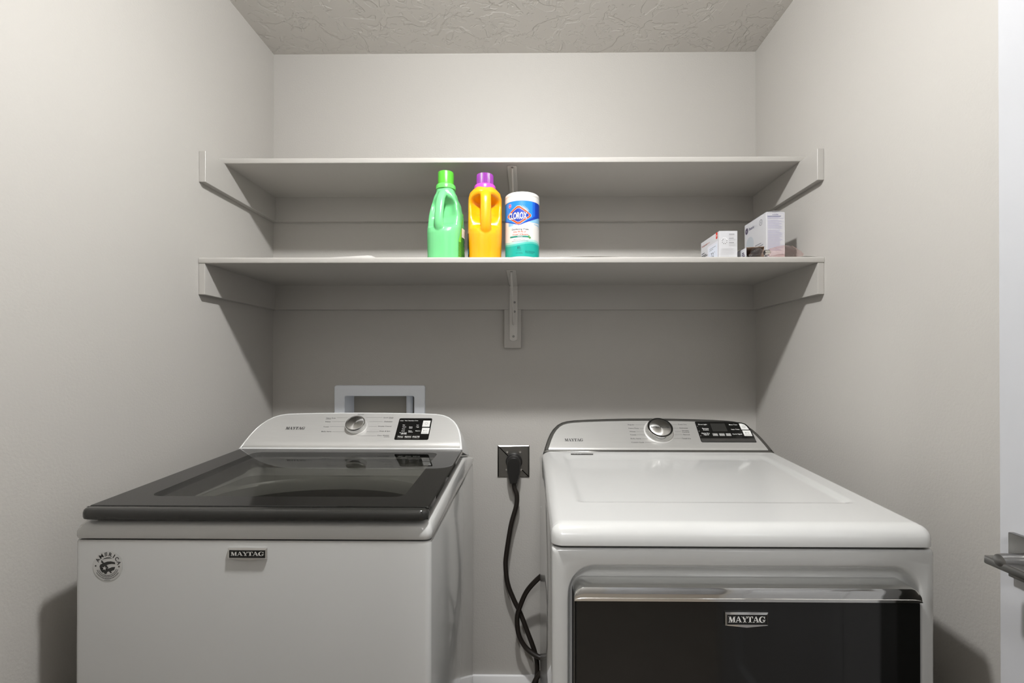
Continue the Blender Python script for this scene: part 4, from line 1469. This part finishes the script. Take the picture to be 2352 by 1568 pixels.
d.build('label_print', lambda u, vv, dd: ((0.0524 + dd) * math.sin(u / 0.0524 + WROT), -(0.0524 + dd) * math.cos(u / 0.0524 + WROT), vv),
        [pmat('lb_white', rgb(211, 208, 204), 0.35), pmat('lb_sky', rgb(24, 122, 208), 0.35), pmat('lb_navy', rgb(6, 53, 163), 0.35), pmat('lb_teal', rgb(13, 156, 142), 0.35),
         pmat('lb_teal2', rgb(82, 178, 165), 0.35), pmat('lb_teal3', rgb(159, 199, 190), 0.35), pmat('lb_pale', rgb(129, 177, 208), 0.35), pmat('lb_orange', rgb(204, 72, 18), 0.35),
         pmat('lb_royal', rgb(13, 53, 159), 0.35), pmat('lb_mid', rgb(13, 89, 192), 0.35), pmat('lb_shadow', rgb(13, 22, 60), 0.4), pmat('lb_pink', rgb(190, 43, 103), 0.4),
         pmat('lb_ink', rgb(51, 56, 72), 0.5), pmat('lb_deepteal', rgb(8, 120, 103), 0.4), pmat('lb_leaf', rgb(77, 137, 68), 0.5), pmat('lb_grey', rgb(94, 94, 104), 0.5), pmat('lb_darkteal', rgb(8, 79, 79), 0.5)],
        wc, 0.004, world=False)

# cardboard boxes
card_m = pmat('card_white', rgb(196, 196, 199), 0.45)
cardin_m = pmat('card_brown', rgb(150, 126, 106), 0.7)


def carton(name, x0, x1, y0, y1, h, label):
    b = empty(name, ((x0 + x1) / 2, (y0 + y1) / 2, SZ + 0.0035), label, 'box')
    w, l = (x1 - x0) / 2, (y1 - y0) / 2
    box('carton', -w, w, -l, l, 0, h, card_m, b, 0.0006, 1, world=False)
    return b, w, l


# thermostat carton
bx, w, l = carton('thermostat_box', 1.5475, 1.6025, -0.352, -0.205, 0.087, 'short white thermostat box with a red corner mark')
d = Decal()
d.text('Honeywell', -0.066, -0.020, 0.072, 0.0058, 0, bold=0.008)
d.text('Home', -0.018, 0.002, 0.072, 0.0050, 1)
d.rect(0.050, 0.062, 0.068, 0.087, 2)
d.rect(0.0545, 0.0565, 0.073, 0.080, 3, 0.0002)
d.rect(0.0545, 0.060, 0.076, 0.0775, 3, 0.0002)
for z, a in ((0.046, -0.050), (0.039, -0.036), (0.0345, -0.026), (0.029, -0.040)):
    d.rect(-0.066, a + 0.008, z, z + 0.0026, 4)
d.rrect(-0.016, 0.066, 0.004, 0.060, 0.004, 5, 0.0001)
d.rrect(-0.008, 0.060, 0.008, 0.053, 0.002, 6, 0.0002)
d.text('72', 0.012, 0.034, 0.026, 0.014, 4, 0.0004)
d.disc(0.040, 0.031, 0.0016, 4, 0.0004, 8)
d.rect(0.0, 0.050, 0.047, 0.0482, 7, 0.0004)
d.rect(0.0, 0.030, 0.042, 0.0432, 7, 0.0004)
d.build('side_print', lambda u, vv, dd: (-w - 0.0004 - dd, -u * 1.0, vv) if False else (-w - 0.0004 - dd, -u, vv),
        [pmat('pr_brownred', rgb(160, 84, 60), 0.5), pmat('pr_lightred', rgb(206, 150, 136), 0.5), pmat('pr_red', rgb(206, 44, 24), 0.5), inkwhite_m, pmat('pr_dark', rgb(70, 70, 72), 0.5),
         pmat('pr_frame', rgb(208, 208, 216), 0.4), pmat('pr_screen', rgb(206, 212, 224), 0.4), inkgrey_m], bx, world=False)
d = Decal()
d.ring(-0.0115, 0.058, 0.0068, 0.0098, 0, 360, 2, 0.0, 10)
d.rrect(-0.0145, -0.0085, 0.050, 0.066, 0.002, 3, 0.0002)
random.seed(7)
for i in range(7):
    a = R(130 + 40 * i)
    d.disc(-0.0115 + 0.0074 * math.cos(a), 0.056 + 0.0074 * math.sin(a), 0.0016, 0, 0.0002, 6)
for z, x1_, mi in ((0.0765, 0.018, 0), (0.0735, 0.020, 1), (0.0705, 0.017, 1), (0.0645, 0.016, 0), (0.0615, 0.022, 1), (0.0585, 0.021, 1), (0.0555, 0.013, 1), (0.0505, 0.017, 0), (0.0475, 0.022, 1), (0.0445, 0.021, 1), (0.0415, 0.020, 1)):
    d.rect(0.002, x1_, z, z + 0.0014, mi)
for i in range(7):
    d.rect(-0.022, 0.012 + random.random() * 0.010, 0.0325 - i * 0.003, 0.0337 - i * 0.003, 1)
for i in range(5):
    d.rect(-0.022 + i * 0.005, -0.0185 + i * 0.005, 0.0095, 0.0125, 1)
d.rect(-0.022, 0.022, 0.0055, 0.006, 1)
d.build('end_print', lambda u, vv, dd: (u, -l - 0.0004 - dd, vv), [pmat('pr_grey', rgb(128, 128, 130), 0.5), pmat('pr_pale', rgb(190, 190, 192), 0.5), pmat('pr_mist', rgb(214, 214, 216), 0.5), card_m], bx, world=False)

# light bulb carton (tall)
bx, w, l = carton('light_bulb_box', 1.6965, 1.7530, -0.338, -0.196, 0.148, 'tall white light bulb box with blue lettering, next to the right wall')
d = Decal()
d.disc(-0.0555, 0.124, 0.0105, 0, 0.0, 24)
d.ring(-0.0555, 0.124, 0.0078, 0.0084, 0, 360, 4, 0.0003, 24)
d.text('GE', -0.0605, -0.0505, 0.124, 0.0062, 4, 0.0003, shear=0.2)
d.text('basic', -0.038, -0.004, 0.127, 0.0098, 1, bold=0.012)
d.text('LED', -0.003, 0.016, 0.126, 0.0085, 2)
d.ring(0.038, 0.126, 0.0078, 0.0096, 0, 360, 3, 0.0, 24)
d.text('4', 0.0345, 0.0415, 0.126, 0.0085, 3)
d.disc(-0.034, 0.074, 0.026, 5, 0.0, 32, 1.0)
d.poly([(-0.058, 0.066), (-0.010, 0.066), (-0.018, 0.020), (-0.050, 0.020)], 5, 0.00005)
for z, a, b in ((0.060, 0.002, 0.040), (0.053, 0.002, 0.052), (0.036, 0.030, 0.050), (0.028, 0.030, 0.046)):
    d.rect(a, b, z, z + 0.0025, 3)
d.build('side_print', lambda u, vv, dd: (-w - 0.0004 - dd, -u, vv), [pmat('pr_navy', rgb(52, 34, 66), 0.5), pmat('pr_blue', rgb(46, 44, 84), 0.5), pmat('pr_silver', rgb(196, 196, 204), 0.5), pmat('pr_grey2', rgb(130, 130, 136), 0.5), card_m, pmat('pr_bulb', rgb(178, 184, 190), 0.5)], bx, world=False)
d = Decal()
d.text('CAUTION', -0.006, 0.008, 0.1405, 0.0032, 0, bold=0.01)
d.poly([(-0.0095, 0.139), (-0.007, 0.139), (-0.00825, 0.142)], 0)
for (a, b, c, e) in ((-0.0255, 0.0255, 0.1436, 0.1440), (-0.0255, 0.0255, 0.1290, 0.1294), (-0.0255, -0.0251, 0.1290, 0.1440), (0.0251, 0.0255, 0.1290, 0.1440)):
    d.rect(a, b, c, e, 1)
random.seed(9)
z = 0.1365
i = 0
while z > 0.030:
    d.rect(-0.0245, 0.010 + random.random() * 0.0145, z - 0.0005, z + 0.0004, 1 if i > 1 else 0)
    z -= 0.0026 if i not in (3, 14) else 0.0045
    i += 1
d.build('end_print', lambda u, vv, dd: (u, -l - 0.0004 - dd, vv), [pmat('pr_violet', rgb(70, 66, 130), 0.5), pmat('pr_lilac', rgb(176, 173, 200), 0.5)], bx, world=False)
# half-raised top flap
n = 10
v = []
for s in range(n + 1):
    t = s / n
    v += [(-w + 2 * w * t, -l + 0.001, 0.1483 + 0.0035 * math.sin(math.pi * t)), (-w + 2 * w * t, l * 0.3, 0.1490 + 0.004 * math.sin(math.pi * t))]
f = [(2 * i, 2 * i + 2, 2 * i + 3, 2 * i + 1) for i in range(n)]
o = mesh('top_flap', v, f, card_m, bx, 35, world=False)
m_ = o.modifiers.new('thickness', 'SOLIDIFY')
m_.thickness = 0.0006

# small opened carton on its side
ob = empty('opened_box', (1.650, -0.345, SZ + 0.0035), 'small opened cardboard box lying on its side, white outside and brown inside', 'box')
ow, oh, od = 0.0275, 0.0345, 0.085
# five thin walls, open towards the camera; slightly skewed lid
box('bottom_wall', -ow, ow, -0.02, od, 0.0, 0.0008, card_m, ob, world=False)
box('back_wall', -ow, ow, od - 0.0008, od, 0.0008, oh, card_m, ob, world=False)
v = [(-ow, -0.02, 0), (-ow, od, 0), (-ow, od, oh), (-ow, -0.02, oh - 0.001)]


def wallslab(name, q, nrm, mats):
    v = [Vector(p) for p in q] + [Vector(p) + Vector(nrm) for p in q]
    mesh(name, v, [(0, 1, 2, 3), (4, 7, 6, 5), (0, 4, 5, 1), (1, 5, 6, 2), (2, 6, 7, 3), (3, 7, 4, 0)], mats, ob, 0, world=False, idx=[0, 1, 0, 0, 0, 0])


wallslab('side_wall', v, (0.0009, 0, 0), [card_m, cardin_m])
wallslab('side_wall', [(ow, -0.02, 0), (ow, od, 0), (ow, od, oh), (ow, -0.02, oh + 0.002)], (-0.0009, 0, 0), [card_m, cardin_m])
wallslab('top_wall', [(-ow, -0.02, oh - 0.001), (ow, -0.02, oh + 0.002), (ow, od, oh), (-ow, od, oh)], (0, 0, -0.0009), [cardin_m, cardin_m])
d = Decal()
for i in range(4):
    d.rect(-0.006, 0.016 - 0.003 * i, 0.004 + i * 0.005, 0.0065 + i * 0.005, 0)
d.build('side_print', lambda u, vv, dd: (-ow - 0.0004, -u, vv), [MATS['pr_navy']], ob, world=False)

clear_m = glass_mat('clear_glass', (0.93, 0.92, 0.93, 1), 1.5)
brass_m = pmat('bulb_base_metal', rgb(215, 213, 208), 0.18, metal=1.0)


def bulb(loc, rot, scale, label):
    b = empty('light_bulb', loc, label, 'light bulb', 'clear glass bulbs on the shelf')
    M = rot @ Matrix.Scale(scale, 4)
    prof = [(0.011, 0.0), (0.012, 0.006), (0.015, 0.014), (0.021, 0.024), (0.0255, 0.036), (0.0265, 0.046), (0.024, 0.057), (0.017, 0.066), (0.008, 0.0705), (0.001, 0.0715)]
    v, f = lathe(prof, 28)
    mesh('glass_envelope', xform(v, M), f, clear_m, b, 60, world=False)
    pr_ = [(0.0115, 0.002)]
    z = 0.0
    for i in range(4):
        pr_ += [(0.0132, z - 0.001), (0.0132, z - 0.0028), (0.0118, z - 0.0040), (0.0118, z - 0.0050)]
        z -= 0.0052
    pr_ += [(0.0105, z - 0.001), (0.006, z - 0.005), (0.0045, z - 0.0065)]
    v, f = lathe(pr_, 24)
    mesh('screw_base', xform(v, M), f, brass_m, b, 30, world=False)
    v, f = lathe([(0.006, 0.0), (0.005, 0.012), (0.0028, 0.022), (0.0022, 0.028)], 12)
    mesh('filament_stem', xform(v, M), f, clear_m, b, 60, world=False)


bulb((1.6765, -0.369, SZ + 0.0205), Matrix.Rotation(R(-92), 4, 'Y') @ Matrix.Identity(4), 0.62, 'clear light bulb with silver screw base lying in front of the opened box')
bulb((1.652, -0.338, SZ + 0.0235), Matrix.Rotation(R(75), 4, 'X') @ Matrix.Rotation(R(20), 4, 'Y'), 0.40, 'clear light bulb inside the opened box')

# pinkish crumpled clear wrap
wrap_m = glass_mat('pink_clear_plastic', (0.97, 0.89, 0.88, 1), 1.7, 0.04, (1, 0.95, 0.94, 1))
bm = bmesh.new()
bmesh.ops.create_icosphere(bm, subdivisions=5, radius=1.0)
from mathutils import noise
for vtx in bm.verts:
    p = vtx.co.copy()
    nse = noise.turbulence(p * 1.6 + Vector((3.1, 0.4, 1.2)), 3, True) * 0.30
    rid = abs(noise.noise(p * 4.0)) * 0.16 + abs(noise.noise(p * 9.0)) * 0.05
    s = 1 - nse * 0.6 + rid
    q = Vector((p.x * 0.054, p.y * 0.026, p.z * 0.021)) * s
    q.x += 0.0
    q.z -= 0.012 * max(0, p.x) ** 2
    q.z = max(q.z, -0.0165)
    vtx.co = q
tag(from_bm('plastic_wrap', bm, wrap_m, None, 60), 'crumpled pinkish clear plastic wrap lying beside the tall bulb box', 'plastic wrap').location = (1.7360, -0.368, SZ + 0.0205)

# shelf liner: thin printed sheet, curled in places
liner_m = pmat('liner_paper', rgb(196, 194, 190), 0.5)
tick_m = pmat('liner_print', rgb(150, 148, 145), 0.6)


def liner(x0, x1, y0, y1, hfun, name, label):
    nx_, ny_ = 180, 10
    v, f, idx = [], [], []
    for j in range(ny_ + 1):
        y = y0 + (y1 - y0) * j / ny_
        for i in range(nx_ + 1):
            x = x0 + (x1 - x0) * i / nx_
            v.append((x, y, SZ + 0.0006 + hfun(x, y)))
    for j in range(ny_):
        for i in range(nx_):
            a = j * (nx_ + 1) + i
            f.append((a, a + 1, a + nx_ + 2, a + nx_ + 1))
    o = mesh(name, v, f, [liner_m], None, 60)
    m_ = o.modifiers.new('thickness', 'SOLIDIFY')
    m_.thickness = 0.0005
    m_.offset = 1
    return tag(o, label, 'shelf liner')


def bumpf(x, c, wd):
    t = abs(x - c) / wd
    return 0.5 + 0.5 * math.cos(math.pi * t) if t < 1 else 0.0


def h_left(x, y):
    k = (max(0.0, (x - 0.20) / 0.278) ** 0.8 if x < 0.478 else (1 - (x - 0.478) / 0.034 * 0.6 if x < 0.512 else max(0.0, 0.4 * (0.61 - x) / 0.098)))
    ramp = sstep(-0.374, -0.325, y) * (1 - 0.8 * sstep(-0.31, -0.12, y))
    return (0.0240 * k + 0.0012 + 0.0006 * math.sin(x * 30) ** 2) * ramp + 0.0002


def h_right(x, y):
    fr_ = max(0, min(1, (-0.30 - y) / 0.09))
    return fr_ * (0.0045 * bumpf(x, 1.16, 0.16) + 0.0022 * bumpf(x, 1.40, 0.12) + 0.004 * bumpf(x, 1.79, 0.05)) + 0.0003


ll = liner(0.08, 0.62, -0.372, -0.06, h_left, 'shelf_liner', 'white printed paper liner curling up on the left end of the lower shelf')
d = Decal()
for i in range(40):
    x = 0.12 + i * 0.0125
    d.rect(x, x + 0.0005, 0.0, 0.30 if i % 2 == 0 else 0.02, 0)
    if i % 2:
        d.rect(x - 0.002, x + 0.0035, 0.012, 0.017, 0, 0.0001)
lp = d.build('tick_print', lambda u, vv, dd: (u, -0.372 + vv, SZ + 0.0014 + h_left(u, -0.372 + vv) + dd), [tick_m], None, 0.006)
lp.parent = ll
lr = liner(1.005, 1.822, -0.392, -0.06, h_right, 'shelf_liner', 'thin white paper liner under the bulb boxes on the lower shelf')
